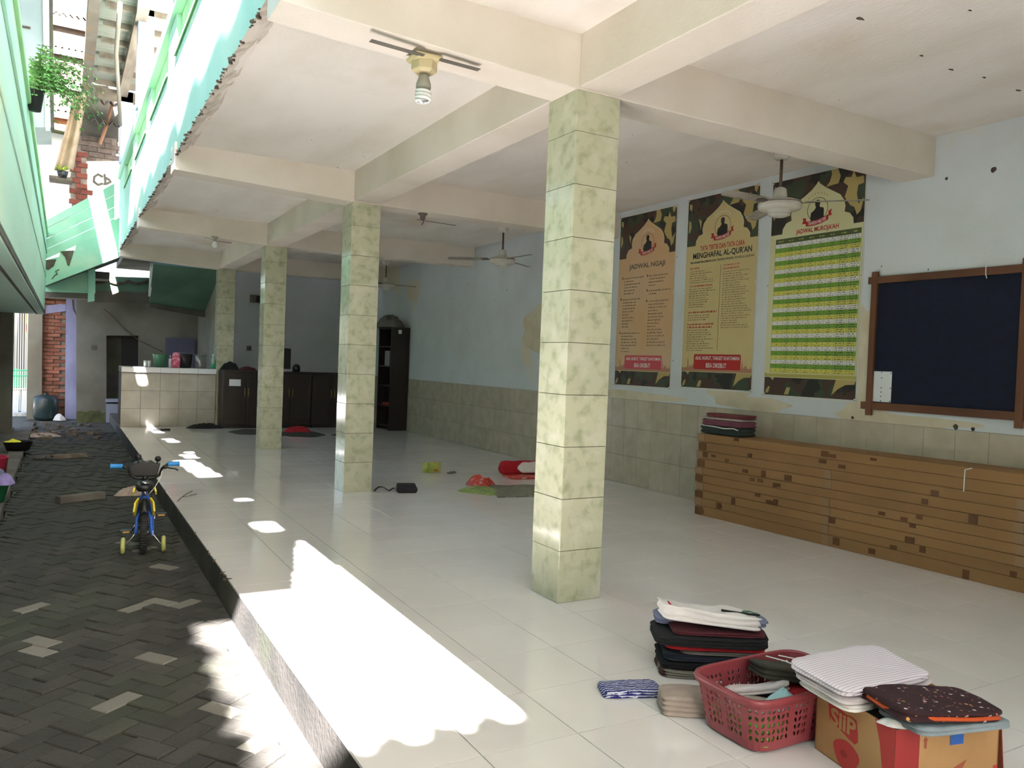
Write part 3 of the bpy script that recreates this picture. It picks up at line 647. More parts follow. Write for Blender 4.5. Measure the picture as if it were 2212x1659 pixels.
def bulb(p, label, state):
    t = thing('ceiling_lamp', label, 'lamp', p); x, y, z = p
    if state != 'spiral':
        G().lathe([(.05, z), (.05, z-.012), (.03, z-.022), (.026, z-.06), (.02, z-.065), (0, z-.065)], 16, (x, y, 0)).obj('socket', 'dusty_metal' if state == 'empty' else 'bulb_grey', t, smooth=True)
        if state == 'empty': G().tube([(x, y, z-.06), (x+.012, y, z-.09), (x-.01, y, z-.12)], .006, 6).obj('wire', 'dusty_metal', t)
        else: G().lathe([(.012, z-.06), (.03, z-.085), (.038, z-.115), (.028, z-.145), (0, z-.155)], 16, (x, y, 0)).obj('bulb', 'bulb_glass', t, smooth=True)
        return t
    Mx = Matrix.Rotation(R(45), 3, 'Z')
    G().lathe([(.105, z), (.105, z-.012), (.085, z-.028)], 4, (x, y, 0), Mx).obj('base_plate', 'lamp_cream', t, bevel=.004)
    G().lathe([(.07, z-.026), (.068, z-.07), (.05, z-.085), (.0, z-.085)], 6, (x, y, 0), Mx).obj('lamp_socket', 'lamp_cream', t, bevel=.003)
    G().lathe([(.022, z-.085), (.026, z-.1), (.038, z-.135), (.04, z-.155), (.036, z-.165), (0, z-.165)], 20, (x, y, 0)).obj('ballast', 'bulb_grey', t, smooth=True)
    pts = []
    for k in range(97):
        a = k/96*3.6*2*math.pi; pts.append((x+.036*math.cos(a), y+.036*math.sin(a), z-.168-.062*k/96))
    pts += [(x+.02*math.cos(a), y+.02*math.sin(a), z-.236), (x, y, z-.238)]
    G().tube(pts, .0085, 8).obj('spiral_tube', 'bulb_glass', t, smooth=True)
    return t
bulb((-.881, .13, ZB+.02), 'unlit spiral energy-saving bulb in a cream socket under the nearest beam', 'spiral')
p = at('z', ZB, 890, 470); bulb((p.x, p.y-.3, ZB), 'grimy empty lamp socket under the second beam', 'empty')
p = at('z', ZB, 464, 516); bulb((p.x, p.y, ZB+.03), 'small round white bulb under the third beam', 'round')
# ------------------------------------------------------------------ near laundry: basket
mat('basket_plastic', c(146, 66, 72), 0.35, c(132, 56, 62), 6); mat('sticker_yellow', c(190, 140, 50), .5); mat('sticker_white', c(200, 190, 180), .5)
def cloth(name, rgb, k=.82, sc=14, **kw): return mat(name, c(*rgb), .95, tuple(x*k for x in c(*rgb)[:3])+(1,), sc, bump=.3, bscale=180, **kw)
cloth('c_grey', (126, 122, 116)); cloth('c_red', (176, 30, 40)); cloth('c_black', (24, 24, 25)); cloth('c_navy', (36, 42, 54)); cloth('c_white', (224, 218, 214), .9); cloth('c_beige', (172, 156, 146)); cloth('c_olive', (60, 58, 48))
cloth('c_jean', (116, 122, 146)); cloth('c_green', (62, 112, 84)); cloth('c_aqua', (164, 200, 204)); cloth('c_maroon', (84, 30, 38)); cloth('c_lime', (130, 190, 80)); cloth('c_pinkwhite', (206, 196, 196), .9); cloth('c_teal', (120, 140, 144)); cloth('c_orange', (196, 80, 30)); cloth('c_greyblue', (138, 150, 156))
BX, BY, BW, BD, BH = -0.075, -1.66, .575, .35, .205
bk = thing('laundry_basket', 'red plastic laundry basket full of clothes beside the printed carton', 'basket', (BX, BY, 0), R(-2))
def bwall(t, s):
    k = .86+.14*s; e = .34
    a = 2*math.pi*t; x = sgn(math.cos(a), e)*BW/2*k; y = sgn(math.sin(a), e)*BD/2*k
    return Vector((BX+x, BY+y, .012+s*(BH-.012)))
# arc-length parameter around the rounded rectangle
ts = [i/2000 for i in range(2001)]; al = [0.0]
for i in range(2000): al.append(al[-1]+(bwall(ts[i+1], 1)-bwall(ts[i], 1)).length)
def bw(u, s):
    q = (u % 1.0)*al[-1]; lo, hi = 0, 2000
    while hi-lo > 1:
        md = (lo+hi)//2
        if al[md] <= q: lo = md
        else: hi = md
    f = (q-al[lo])/max(1e-9, al[hi]-al[lo]); return bwall(ts[lo]+(ts[hi]-ts[lo])*f, s)
g = G(); NU = 72; rowz = [0.0, .16, .30, .44, .58, .72, .84, 1.0]
for r in range(7):
    for i in range(NU):
        u0, u1, s0, s1 = i/NU, (i+1)/NU, rowz[r], rowz[r+1]
        solid = r in (0, 6) or (i % 9 in (4,) )
        if solid: g.add([bw(u0, s0), bw(u1, s0), bw(u1, s1), bw(u0, s1)], [(0, 1, 2, 3)]); continue
        um, sm = (u0+u1)/2, (s0+s1)/2; outer = [(u0, s0), (um, s0), (u1, s0), (u1, sm), (u1, s1), (um, s1), (u0, s1), (u0, sm)]
        du, ds = (u1-u0)*.30, (s1-s0)*.40; inn = []
        for k in range(8):
            a = -3*math.pi/4 + k*math.pi/4; sx_, sy_ = math.cos(a), math.sin(a)
            inn.append((um+du*sx_+(du*.45*sy_ if i % 2 else -du*.45*sy_), sm+ds*sy_))
        g.add([bw(*p) for p in outer+inn], [(k, (k+1) % 8, 8+(k+1) % 8, 8+k) for k in range(8)])
g.obj('basket_wall', 'basket_plastic', bk, smooth=False, solid=.0035)
G().add([bwall(i/64, 0) for i in range(64)], [tuple(range(64))]).obj('basket_bottom', 'basket_plastic', bk, solid=.004)
rim = G(); n = 96; pr = [(1.0, -.024), (1.035, -.022), (1.05, -.006), (1.04, .004), (1.0, .006), (.985, -.002)]
vs = []
for i in range(n):
    p = bw(i/n, 1.0); d = Vector((p.x-BX, p.y-BY, 0))
    for sc_, z in pr: vs.append((BX+d.x*(1+(sc_-1)*.9), BY+d.y*(1+(sc_-1)*1.3), p.z+z))
m_ = len(pr); rim.add(vs, [(i*m_+j, ((i+1) % n)*m_+j, ((i+1) % n)*m_+(j+1) % m_, i*m_+(j+1) % m_) for i in range(n) for j in range(m_)])
rim.obj('rim', 'basket_plastic', bk, smooth=True)
def onwall(u0, u1, s0, s1, d):
    q = []
    for u, s in ((u0, s0), (u1, s0), (u1, s1), (u0, s1)):
        p = bw(u, s); q.append(p + Vector((p.x-BX, p.y-BY, 0)).normalized()*d)
    return q
G().prism(onwall(.535, .565, .86, .93, .006), (-.001, 0, 0)).obj('price_sticker', 'sticker_yellow', bk)
def put(name, mname, lab, cat, grp, gg, M, smooth=True):
    return tag(gg.xf(M).obj(name, mname, smooth=smooth), lab, cat, grp)
LG = 'laundry inside the red basket'
put('folded_shirt', 'c_olive', 'dark folded garment with white piping on top of the red basket', 'clothes', LG, folded(G(), .27, .20, .05, 3, 21, sag=.012), place((BX+.09, BY+.02, .168), R(-28), R(-10), R(6)))
pipe = [o for o in C.objects if o.get('label', '').startswith('dark folded garment')][0]
G().tube([(BX+.05, BY+.10, .235), (BX+.08, BY+.03, .234), (BX+.10, BY-.02, .226), (BX+.10, BY-.06, .218)], .0025, 6).obj('piping', 'string', pipe)
G().tube([(BX+.11, BY+.09, .232), (BX+.14, BY+.04, .232), (BX+.18, BY+.0, .226)], .0025, 6).obj('piping', 'string', pipe)
put('folded_shirt', 'c_red', 'bright red garment under the dark one in the red basket', 'clothes', LG, folded(G(), .25, .22, .05, 2, 22, sag=.012), place((BX+.125, BY-.04, .112), R(14), R(3), 0))
put('folded_shirt', 'c_black', 'black garment low in the red basket', 'clothes', LG, folded(G(), .25, .27, .09, 3, 23), place((BX+.09, BY, .018), R(6)))
put('sock', 'c_pinkwhite', 'long white sleeve leaning inside the red basket', 'clothes', LG, folded(G(), .055, .21, .03, 2, 24, sq=.6), place((BX-.065, BY+.03, .135), R(38), R(-16)))
put('aqua_cloth', 'c_aqua', 'crumpled pale aqua cloth at the front edge of the red basket', 'clothes', LG, crumple(G(), .17, .10, .06, 25), place((BX-.06, BY-.095, .135), R(-8)))
put('folded_cloth', 'c_beige', 'beige folded cloth inside the red basket', 'clothes', LG, folded(G(), .15, .17, .035, 2, 26), place((BX-.145, BY-.01, .098), R(22), R(-6)))
put('green_shirt', 'c_lime', 'lime green garment seen through the holes of the red basket', 'clothes', LG, folded(G(), .20, .26, .075, 3, 27), place((BX-.13, BY-.012, .018), R(4)))
put('folded_cloth', 'c_beige', 'beige folded cloth lying on the floor behind the red basket', 'clothes', None, folded(G(), .15, .20, .075, 4, 28, sag=.01), place((-.29, -1.395, 0), R(58), R(0)))
# ------------------------------------------------------------------ heap of folded clothes behind the basket
HG = 'folded clothes heaped on the floor'
mat('c_bottom', c(130, 126, 112), .95, c(80, 50, 46), 11, .45, .5, bump=.3, bscale=160)
def pile(mn, lab, w_, d_, h, z, s, dx=0, dy=0, a=-31, la=3, sag=.012, rx=0, nm='folded_shirt', ry=0):
    return put(nm, mn, lab, 'clothes', HG, folded(G(), w_, d_, h, la, s, sag=sag), place((.115+dx, -1.105+dy, z), R(a), R(rx), R(ry)))
pile('c_bottom', 'grey and maroon patterned cloth, lowest of the clothes heap behind the basket', .46, .24, .034, 0, 31, -.02, -.015, nm='folded_sarong')
pile('c_black', 'black folded shirt just above the patterned cloth in the heap', .47, .255, .03, .036, 32)
pile('c_navy', 'dark navy folded shirt in the middle of the clothes heap', .45, .25, .03, .068, 33, .01)
o = pile('c_grey', 'grey folded cloth with a pale hem in the clothes heap', .36, .245, .022, .1, 34, .03, -.01)
pile('c_red', 'red folded shirt with a white hem showing in the clothes heap', .44, .25, .018, .124, 35, .0, -.004)
hs = pile('c_black', 'black folded jacket with grey piping in the upper clothes heap', .50, .27, .046, .142, 36, -.02, 0)
put('folded_trousers', 'c_jean', 'slate blue folded trousers sticking out behind the white shirt', 'clothes', HG, folded(G(), .50, .15, .036, 2, 37), place((.165, -1.045, .192), R(-31)))
put('folded_shirt', 'c_maroon', 'dark red shirt just under the white printed shirt', 'clothes', HG, folded(G(), .40, .17, .016, 2, 38, sag=.006), place((.105, -1.155, .192), R(-31)))
ws = put('folded_shirt', 'c_white', 'crumpled white shirt with a green print on top of the heap', 'clothes', HG, folded(G(), .43, .22, .055, 3, 39, sag=.03), place((.075, -1.125, .23), R(-31), R(-7), R(5)))
def lift(pts, z): return [(x, y, z) for x, y in pts]
M = place((.075, -1.125, .23), R(-31), R(-7), R(5))
G().grid(lambda u, v: M @ Vector((.055+.15*u, -.02+.055*v, .063+.004*math.sin(u*9)-.002*(v-.5))), 10, 3).obj('green_print', 'c_green', ws, solid=.002)
G().tube([M @ Vector((.04+.17*q, -.062-.012*math.sin(q*3), .067)) for q in (0, .2, .4, .6, .8, 1)], .005, 6).obj('black_print', 'c_black', ws)
G().tube([M @ Vector((-.19, -.07+.03*q, .062)) for q in (0, 1, 2)], .007, 6).obj('red_trim', 'c_red', ws)
# ------------------------------------------------------------------ blue patterned folded cloth
m_ = mat('batik_blue', c(40, 44, 120), .9); n_ = m_.node_tree.nodes; l_ = m_.node_tree.links
ge = n_.new('ShaderNodeTexCoord'); wv = n_.new('ShaderNodeTexWave'); wv.bands_direction = 'Y'; wv.inputs['Scale'].default_value = 17; wv.inputs['Distortion'].default_value = 2.5; wv.inputs['Detail'].default_value = 2; wv.inputs['Detail Scale'].default_value = 3
l_.new(ge.outputs['Object'], wv.inputs['Vector']); mr = n_.new('ShaderNodeMapRange'); mr.inputs[1].default_value = .70; mr.inputs[2].default_value = .76; l_.new(wv.outputs['Fac'], mr.inputs[0])
mx = n_.new('ShaderNodeMix'); mx.data_type = 'RGBA'; mx.inputs[6].default_value = c(34, 38, 112); mx.inputs[7].default_value = c(206, 208, 222); l_.new(mr.outputs[0], mx.inputs[0]); l_.new(mx.outputs[2], n_['Principled BSDF'].inputs['Base Color'])
cloth('c_deepblue', (28, 30, 84))
o = folded(G(), .245, .135, .03, 3, 41, sag=.008).obj('folded_headcloth', 'batik_blue', smooth=True); o.location = (-.385, -1.16, 0); o.rotation_euler = (0, 0, R(-21))
tag(o, 'small blue and white patterned folded cloth alone on the tiles', 'clothes')
# ------------------------------------------------------------------ printed snack carton with laundry
mat('carton_kraft', c(178, 138, 92), .75, c(164, 124, 80), 5); mat('carton_red', c(176, 52, 48), .6); mat('carton_brick', c(150, 40, 40), .6); mat('carton_shade', c(150, 78, 56), .7); mat('blue_tape', c(36, 92, 172), .4)
CB = Matrix.Translation((-.150, -2.215, 0)) @ Matrix.Rotation(R(-12), 4, 'Z')   # corner edge nearest the camera; +x along the front face, +y along the left face
bx = thing('printed_carton', 'brown and red snack carton printed SiiP, heaped with cloths', 'carton', (-.150, -2.215, 0), R(-12))
LX, LY, LH, TH = .435, .375, .238, .005
def P(x, y, z): return CB @ Vector((x, y, z))
for nm, b in (('left_wall', (0, 0, 0, TH, LY, LH)), ('front_wall', (0, 0, 0, LX, TH, LH)), ('right_wall', (LX-TH, 0, 0, LX, LY, LH)), ('back_wall', (0, LY-TH, 0, LX, LY, LH)), ('carton_bottom', (0, 0, 0, LX, LY, TH))):
    G().box(*b).xf(CB).obj(nm, 'carton_kraft', bx)
fl_ = lambda d: (lambda u, v: P(-d, LY-u, v))      # left face, u runs from the far edge towards the camera
fr_ = lambda d: (lambda u, v: P(u, -d, v))
def face(nm, pts, f, m): return G().add([f(*p) for p in pts], [tuple(range(len(pts)))]).obj(nm, m, bx)
f = fl_(.0008)
face('logo_field', [(.062,.20),(.075,.206),(.10,.2),(.15,.192),(.185,.196),(.203,.192),(.212,.15),(.214,.122),(.2,.108),(.175,.112),(.12,.128),(.078,.132),(.07,.15),(.064,.18)], f, 'carton_red')
put_text(G(), 'SiiP', .078, .128, .203, .19, fl_(.0018), .035).obj('logo_text', 'carton_kraft', bx)
face('snack_picture', [(.16+.062*math.cos(a)*(1+.1*math.sin(3*a)), .052+.05*math.sin(a)) for a in [k*math.pi/14 for k in range(28)]], f, 'carton_red')
face('snack_hole', [(.15+.016*math.cos(a), .052+.012*math.sin(a)) for a in [k*math.pi/8 for k in range(16)]], fl_(.0016), 'carton_brick')
face('corner_mark', [(0, .205), (.0, .237), (.03, .237), (.028, .215), (.018, .205)], f, 'carton_red')
face('red_band', [(.285, .238), (.31, .17), (.325, .09), (.328, 0), (LY, 0), (LY, .238)], f, 'carton_red')
f = fr_(.0008)
face('red_band', [(0, 0), (.098, 0), (.098, .238), (0, .238)], f, 'carton_brick')  # same wrapping band, the front face's shade put into a darker red
face('arrow_mark', [(.118,.165),(.128,.165),(.128,.19),(.134,.19),(.123,.205),(.112,.19),(.118,.19)], f, 'carton_shade')
face('leaf_mark', [(.21, .06), (.25, .09), (.30, .11), (.285, .085), (.255, .06)], f, 'carton_shade')
face('blue_tape', [(.225, .165), (.28, .165), (.28, .22), (.225, .22)], fr_(.0016), 'blue_tape')
face('blue_mark', [(LX-.02, 0), (LX, 0), (LX, .05), (LX-.02, .05)], f, 'blue_tape')
face('red_mark', [(LX-.02, .05), (LX, .05), (LX, .075), (LX-.02, .075)], fr_(.0006), 'carton_red')
G().prism([P(LX, -.004, .24), P(LX, .06, .24), P(LX+.022, .06, .05), P(LX+.022, -.004, .05)], CB.to_3x3() @ Vector((.003, 0, 0))).obj('flap', 'carton_shade', bx)
KG = 'cloths heaped on the snack carton'
put('inner_laundry', 'c_grey', 'mixed grey laundry filling the snack carton', 'clothes', KG, folded(G(), .41, .35, .19, 5, 51), CB @ place((LX/2, LY/2, .008)))
ms_ = mat('striped_towel', c(214, 206, 212), .95); n_ = ms_.node_tree.nodes; l_ = ms_.node_tree.links
ge = n_.new('ShaderNodeTexCoord'); wv = n_.new('ShaderNodeTexWave'); wv.bands_direction = 'Y'; wv.inputs['Scale'].default_value = 26; wv.inputs['Distortion'].default_value = .3
l_.new(ge.outputs['Object'], wv.inputs['Vector']); mr = n_.new('ShaderNodeMapRange'); mr.inputs[1].default_value = .86; mr.inputs[2].default_value = 1.0; l_.new(wv.outputs['Fac'], mr.inputs[0])
mx = n_.new('ShaderNodeMix'); mx.data_type = 'RGBA'; mx.inputs[6].default_value = c(214, 206, 212); mx.inputs[7].default_value = c(150, 144, 158); l_.new(mr.outputs[0], mx.inputs[0]); l_.new(mx.outputs[2], n_['Principled BSDF'].inputs['Base Color'])
TW = (.04, -1.965)
for k, (h, mm, lab, w_, d_) in enumerate(((.024, 'c_white', 'white folded towel, lowest of the towels on the snack carton', .46, .235), (.022, 'c_pinkwhite', 'pale folded towel in the middle of the towels on the snack carton', .47, .25),
        (.03, 'striped_towel', 'white towel with fine grey stripes, topmost on the snack carton', .475, .265))):
    o = folded(G(), w_, d_, h, 2, 60+k, sag=.01).obj('folded_towel', mm, smooth=True)
    o.matrix_world = place((TW[0]-.006*k, TW[1]+.01*k, .243+.027*k), R(-1), R(5), R(1)); tag(o, lab, 'towel', KG)
mf = mat('floral_print', c(48, 20, 26), .9); n_ = mf.node_tree.nodes; l_ = mf.node_tree.links
ge = n_.new('ShaderNodeNewGeometry'); cur = None
for sc_, th, colr in ((38, .13, c(206, 190, 196)), (55, .14, c(160, 96, 84)), (24, .08, c(190, 140, 70))):
    vo = n_.new('ShaderNodeTexVoronoi'); vo.inputs['Scale'].default_value = sc_; l_.new(ge.outputs['Position'], vo.inputs['Vector'])
    nz_ = n_.new('ShaderNodeTexNoise'); nz_.inputs['Scale'].default_value = 11 + sc_*.1; l_.new(ge.outputs['Position'], nz_.inputs['Vector'])
    a = n_.new('ShaderNodeMath'); a.operation = 'LESS_THAN'; a.inputs[1].default_value = th*1.7; l_.new(vo.outputs['Distance'], a.inputs[0])
    b = n_.new('ShaderNodeMath'); b.operation = 'GREATER_THAN'; b.inputs[1].default_value = .53; l_.new(nz_.outputs[0], b.inputs[0])
    d = n_.new('ShaderNodeMath'); d.operation = 'MULTIPLY'; l_.new(a.outputs[0], d.inputs[0]); l_.new(b.outputs[0], d.inputs[1])
    mx = n_.new('ShaderNodeMix'); mx.data_type = 'RGBA'; mx.inputs[7].default_value = colr; l_.new(d.outputs[0], mx.inputs[0])
    if cur is None: mx.inputs[6].default_value = c(48, 20, 26)
    else: l_.new(cur, mx.inputs[6])
    cur = mx.outputs[2]
l_.new(cur, n_['Principled BSDF'].inputs['Base Color'])
put('folded_sarong', 'c_greyblue', 'grey blue folded cloth under the floral sarong on the snack carton', 'clothes', KG, folded(G(), .36, .21, .026, 2, 71, sag=.008), place((.055, -2.245, .243), R(-14), R(-2), 0))
fs = put('folded_sarong', 'floral_print', 'dark maroon floral sarong with an orange lining on the snack carton', 'clothes', KG, folded(G(), .375, .245, .036, 2, 72, sag=.012), place((.02, -2.215, .276), R(-18), R(-3), R(3)))
Mf = place((.02, -2.215, .276), R(-18), R(-3), R(3))
G().tube([Mf @ Vector((-.186, .06, .020)), Mf @ Vector((-.185, -.02, .014)), Mf @ Vector((-.165, -.09, .018)), Mf @ Vector((-.08, -.121, .014)), Mf @ Vector((.06, -.123, .013)), Mf @ Vector((.16, -.119, .017))], .0065, 8).obj('orange_lining', 'c_orange', fs, smooth=True)
put('white_tag_cloth', 'c_white', 'small white cloth corner hanging out under the floral sarong', 'clothes', KG, crumple(G(), .09, .05, .016, 73), place((-.135, -2.19, .243), R(-60)))
# ------------------------------------------------------------------ things on the floor further in
mat('bag_black', c(38, 30, 36), .8, c(28, 24, 28), 12); mat('chrome', c(190, 190, 190), .2, metal=1.0); mat('yellowgreen_pack', c(170, 180, 90), .35, c(150, 168, 70), 12, col3=c(190, 90, 50), s3=14, lo3=.56, hi3=.6)
mat('mat_stripes', c(150, 146, 128), .9, c(110, 112, 96), 26, .45, .55, stretch=(1, 6, 1)); mat('snack_wrap', c(196, 70, 60), .3, c(200, 150, 140), 16, .55, .6); mat('snack_green', c(150, 170, 96), .4, c(120, 144, 80), 18)
bg_ = thing('shoulder_bag', 'black shoulder bag with a strap beside the second tiled column', 'bag', (.62, 3.86, 0))
folded(G(), .20, .13, .06, 1, 81, sag=.01).xf(place((.62, 3.83, 0), R(-14))).obj('bag_body', 'bag_black', bg_, smooth=True)
folded(G(), .18, .10, .02, 1, 82, sag=.006).xf(place((.63, 3.87, .058), R(-16), R(8))).obj('bag_flap', 'bag_black', bg_, smooth=True)
G().grid(lambda u, v: (.31+.21*u, 3.93+.03*v+.02*math.sin(u*5), .006+.045*abs(math.sin(u*4.2))*(1-u*.3)), 16, 2).obj('strap', 'bag_black', bg_, solid=.008)
G().tube([(.515, 3.92, .03), (.53, 3.9, .06), (.545, 3.9, .03), (.53, 3.91, .012), (.515, 3.92, .03)], .004, 6).obj('buckle', 'chrome', bg_)
sp = thing('snack_packet', 'yellow green snack packet standing on the floor beyond the bag', 'packet', (1.45, 5.09, 0), R(4))
G().grid(lambda u, v: (1.33+.235*u, 5.07-.035*math.sin(u*3.14)*math.sin(v*3.14), .004+.125*v), 10, 8).grid(lambda u, v: (1.565-.235*u, 5.075+.035*math.sin(u*3.14)*math.sin(v*3.14), .004+.125*v), 10, 8).obj('packet_body', 'yellowgreen_pack', sp, smooth=True)
G().box(1.385, 5.03, .004, 1.395, 5.045, .127).obj('seal_band', 'snack_green', sp)
tag(G().obb((1.66, 4.95, .012), (.07, .012, .008), rotz(R(20))).obb((1.67, 4.955, .024), (.03, .012, .005), rotz(R(10))).obj('wooden_ruler', 'mat_stripes'), 'small pale stick lying beside the snack packet', 'stick')
put('crumpled_wrapper', 'snack_green', 'crumpled pale green cloth on the floor beside the grey mat', 'cloth', None, crumple(G(), .40, .42, .05, 84, rough=1.6), place((1.40, 3.66, 0), R(20)))
put('crumpled_bag', 'snack_wrap', 'crumpled red plastic bag lying on the green cloth', 'bag', None, crumple(G(), .34, .22, .11, 85, rough=1.3), place((1.50, 3.90, .03), R(-10)))
mt = tag(G().grid(lambda u, v: (1.38+.75*u+.24*v, 3.25+.68*v-.10*u, .006+.004*math.sin(u*14)), 24, 6).obj('floor_mat', 'mat_stripes', solid=.01), 'grey striped mat on the floor behind the nearest column', 'mat')
rt_ = thing('red_pillow', 'red and white cushion leaning up behind the grey mat', 'cushion', (2.35, 4.48, 0))
folded(G(), .50, .34, .03, 1, 86, sag=.01).xf(place((2.40, 4.44, .0), R(-8))).obj('cushion_base', 'snack_wrap', rt_, smooth=True)
folded(G(), .52, .13, .15, 1, 87, sq=.5, sag=.02).xf(place((2.40, 4.55, .028), R(-8), R(-8))).obj('cushion_back', 'c_red', rt_, smooth=True)
folded(G(), .26, .03, .13, 1, 88, sq=.7).xf(place((2.50, 4.45, .05), R(-8), R(-20))).obj('white_panel', 'c_white', rt_, smooth=True)
cloth('c_darkpattern', (70, 62, 58), .5, 30)
put('black_cloth', 'c_black', 'black cloth lying flat at the foot of the white tiled counter', 'cloth', None, crumple(G(), .66, .34, .09, 91, rough=.6), place((-.22, 11.35, 0), R(0)))
put('patterned_rug', 'c_darkpattern', 'dark patterned cloth crumpled in front of the cabinets', 'cloth', None, crumple(G(), .70, .8, .05, 92), place((.38, 10.45, 0), R(10)))
put('dark_cloth', 'c_olive', 'dark cloth spread under the red cloth by the third column', 'cloth', None, crumple(G(), .78, .9, .06, 93), place((1.14, 9.95, 0), R(10)))
put('red_cloth', 'c_red', 'red crumpled cloth on the dark one by the third column', 'cloth', None, crumple(G(), .44, .45, .10, 94), place((1.10, 10.05, .045), R(0)))
put('flat_cloth', 'c_olive', 'thin dark rag on the floor right of the red cloth', 'cloth', None, crumple(G(), .34, .25, .02, 95), place((1.78, 9.8, 0), R(0)))
tag(G().obb((-1.0, 10.93, .014), (.13, .035, .012), rotz(R(8))).obj('sandal', 'c_black'), 'dark slipper lying in the sun streak before the counter', 'sandal')
# ------------------------------------------------------------------ counter, cabinets, bookcase at the back
mat('counter_tile', c(172, 170, 158), .2, c(160, 157, 144), 4, rand=.04); mat('counter_top_tile', c(222, 224, 226), .15, rand=.02); mat('dark_wood', c(42, 32, 26), .4, c(32, 24, 20), 8, stretch=(1, 1, .2)); mat('brass', c(170, 150, 100), .3, metal=.9)
ctr = thing('tiled_counter', 'white tiled counter at the far end of the terrace', 'counter', (-.78, 12.1, 0))
G().box(XE+.006, 11.74, 0, -.018, 12.5, .96).obj('counter_core', 'grout', ctr)
tm = bev_tile(.3125, .317, .012, .0015).mesh('counter_tile', 'counter_tile')
for i in range(5):
    for j in range(3): inst(tm, 'tile', ctr, (XE+.163+.3155*i, 11.7275, .16+.32*j), (R(90), 0, 0))
tn = bev_tile(.3135, .085, .014, .002).mesh('counter_edge_tile', 'counter_top_tile'); tq = bev_tile(.3135, .385, .014, .002).mesh('counter_top_tile', 'counter_top_tile')
G().box(XE+.002, 11.70, .965, -.014, 12.52, 1.048).obj('counter_slab', 'cement', ctr)
for i in range(5):
    inst(tn, 'edge_tile', ctr, (XE+.16+.3165*i, 11.687, 1.009), (R(90), 0, 0))
    for j in range(2): inst(tq, 'top_tile', ctr, (XE+.16+.3165*i, 11.90+.39*j, 1.062))
tag(G().box(.04, 11.74, 0, .145, 11.79, 1.05).obj('post', 'cement', ctr), None)
for k in range(3):
    x0 = .045+.805*k
    cb_ = thing('cabinet', ('dark wooden cabinet with a white paper on its door', 'dark wooden cabinet holding the black screen', 'dark wooden cabinet nearest the bookcase')[k], 'cabinet', (x0+.4, 11.45, 0), 0, 'dark cabinets in a row at the back')
    G().box(x0, 11.24, .05, x0+.79, 11.72, 1.03).obj('carcass', 'dark_wood', cb_)
    G().box(x0+.03, 11.28, 0, x0+.76, 11.70, .05).obj('plinth', 'dark_wood', cb_)
    G().box(x0-.008, 11.21, 1.03, x0+.797, 11.73, 1.062).obj('cabinet_top', 'dark_wood', cb_, bevel=.004)
    for q in (0, 1):
        d_ = G().box(x0+.012+.385*q, 11.222, .07, x0+.39+.385*q, 11.24, 1.015).box(x0+.07+.385*q, 11.212, .16, x0+.33+.385*q, 11.222, .93).obj('door', 'dark_wood', cb_, bevel=.004)
        xh = x0+.362+.066*q
        G().tube([(xh, 11.222, .58), (xh, 11.19, .60), (xh, 11.19, .72), (xh, 11.222, .74)], .006, 8).obj('handle', 'brass', d_, smooth=True)
tag(G().box(.135, 11.206, .775, .335, 11.2105, .895).obj('paper_notice', 'paper'), 'white sheet stuck on the dark cabinet door', 'paper')
bc = thing('bookcase', 'tall dark open bookcase in the corner against the right wall', 'bookcase', (3.12, 10.8, 0))
for nm, b in (('end_panel', (2.94, 10.5, 0, 3.31, 10.53, 1.95)), ('end_panel', (2.94, 11.15, 0, 3.31, 11.18, 1.95)), ('back_panel', (3.29, 10.53, 0, 3.31, 11.15, 1.95)), ('top_panel', (2.93, 10.49, 1.95, 3.312, 11.19, 1.98))): G().box(*b).obj(nm, 'dark_wood', bc)
for z in (.06, .45, .84, 1.22, 1.60): G().box(2.945, 10.53, z, 3.29, 11.15, z+.022).obj('shelf', 'dark_wood', bc)
mat('binder_red', c(176, 60, 44), .5); mat('binder_grey', c(140, 140, 138), .6)
tag(G().box(2.99, 10.62, .474, 3.2, 11.0, .50).box(2.98, 10.64, .50, 3.19, 10.98, .52).obj('red_folder', 'binder_red'), 'red folders lying on a low shelf of the bookcase', 'folder')
tag(G().box(2.955, 10.62, 1.243, 2.985, 10.86, 1.53).obj('grey_binder', 'binder_grey'), 'pale binder standing on an upper shelf of the bookcase', 'binder')
put('bundled_sheet', 'c_grey', 'grey bundled sheet heaped on top of the bookcase', 'cloth', None, crumple(G(), .50, .80, .26, 97, rough=.7), place((3.03, 10.85, 1.985), 0))
G_ = G().lathe([(.03, 1.86), (.034, 1.93), (.02, 1.935)], 12, (3.1, 10.47, 0)); tag(G_.obj('paper_cup', 'paper', smooth=True), 'small white cup hanging at the top of the bookcase', 'cup')
mat('screen_black', c(20, 20, 22), .25); mat('keys_white', c(200, 200, 198), .5)
mo = thing('monitor', 'black screen standing on the middle dark cabinet', 'monitor', (1.12, 11.5, 1.062))
G().box(.93, 11.48, 1.11, 1.295, 11.52, 1.50).obj('screen', 'screen_black', mo, bevel=.005); G().box(1.05, 11.50, 1.066, 1.16, 11.53, 1.2).obj('stand', 'screen_black', mo); G().lathe([(.1, 1.0635), (.1, 1.075), (0, 1.08)], 20, (1.1, 11.5, 0)).obj('foot', 'screen_black', mo)
tag(G().box(1.0, 11.30, 1.0635, 1.27, 11.40, 1.085).obj('keyboard', 'keys_white', bevel=.004), 'pale keyboard lying before the black screen', 'keyboard')
kt = thing('kettle', 'small black kettle with a bright handle right of the screen', 'kettle', (1.38, 11.42, 1.062))
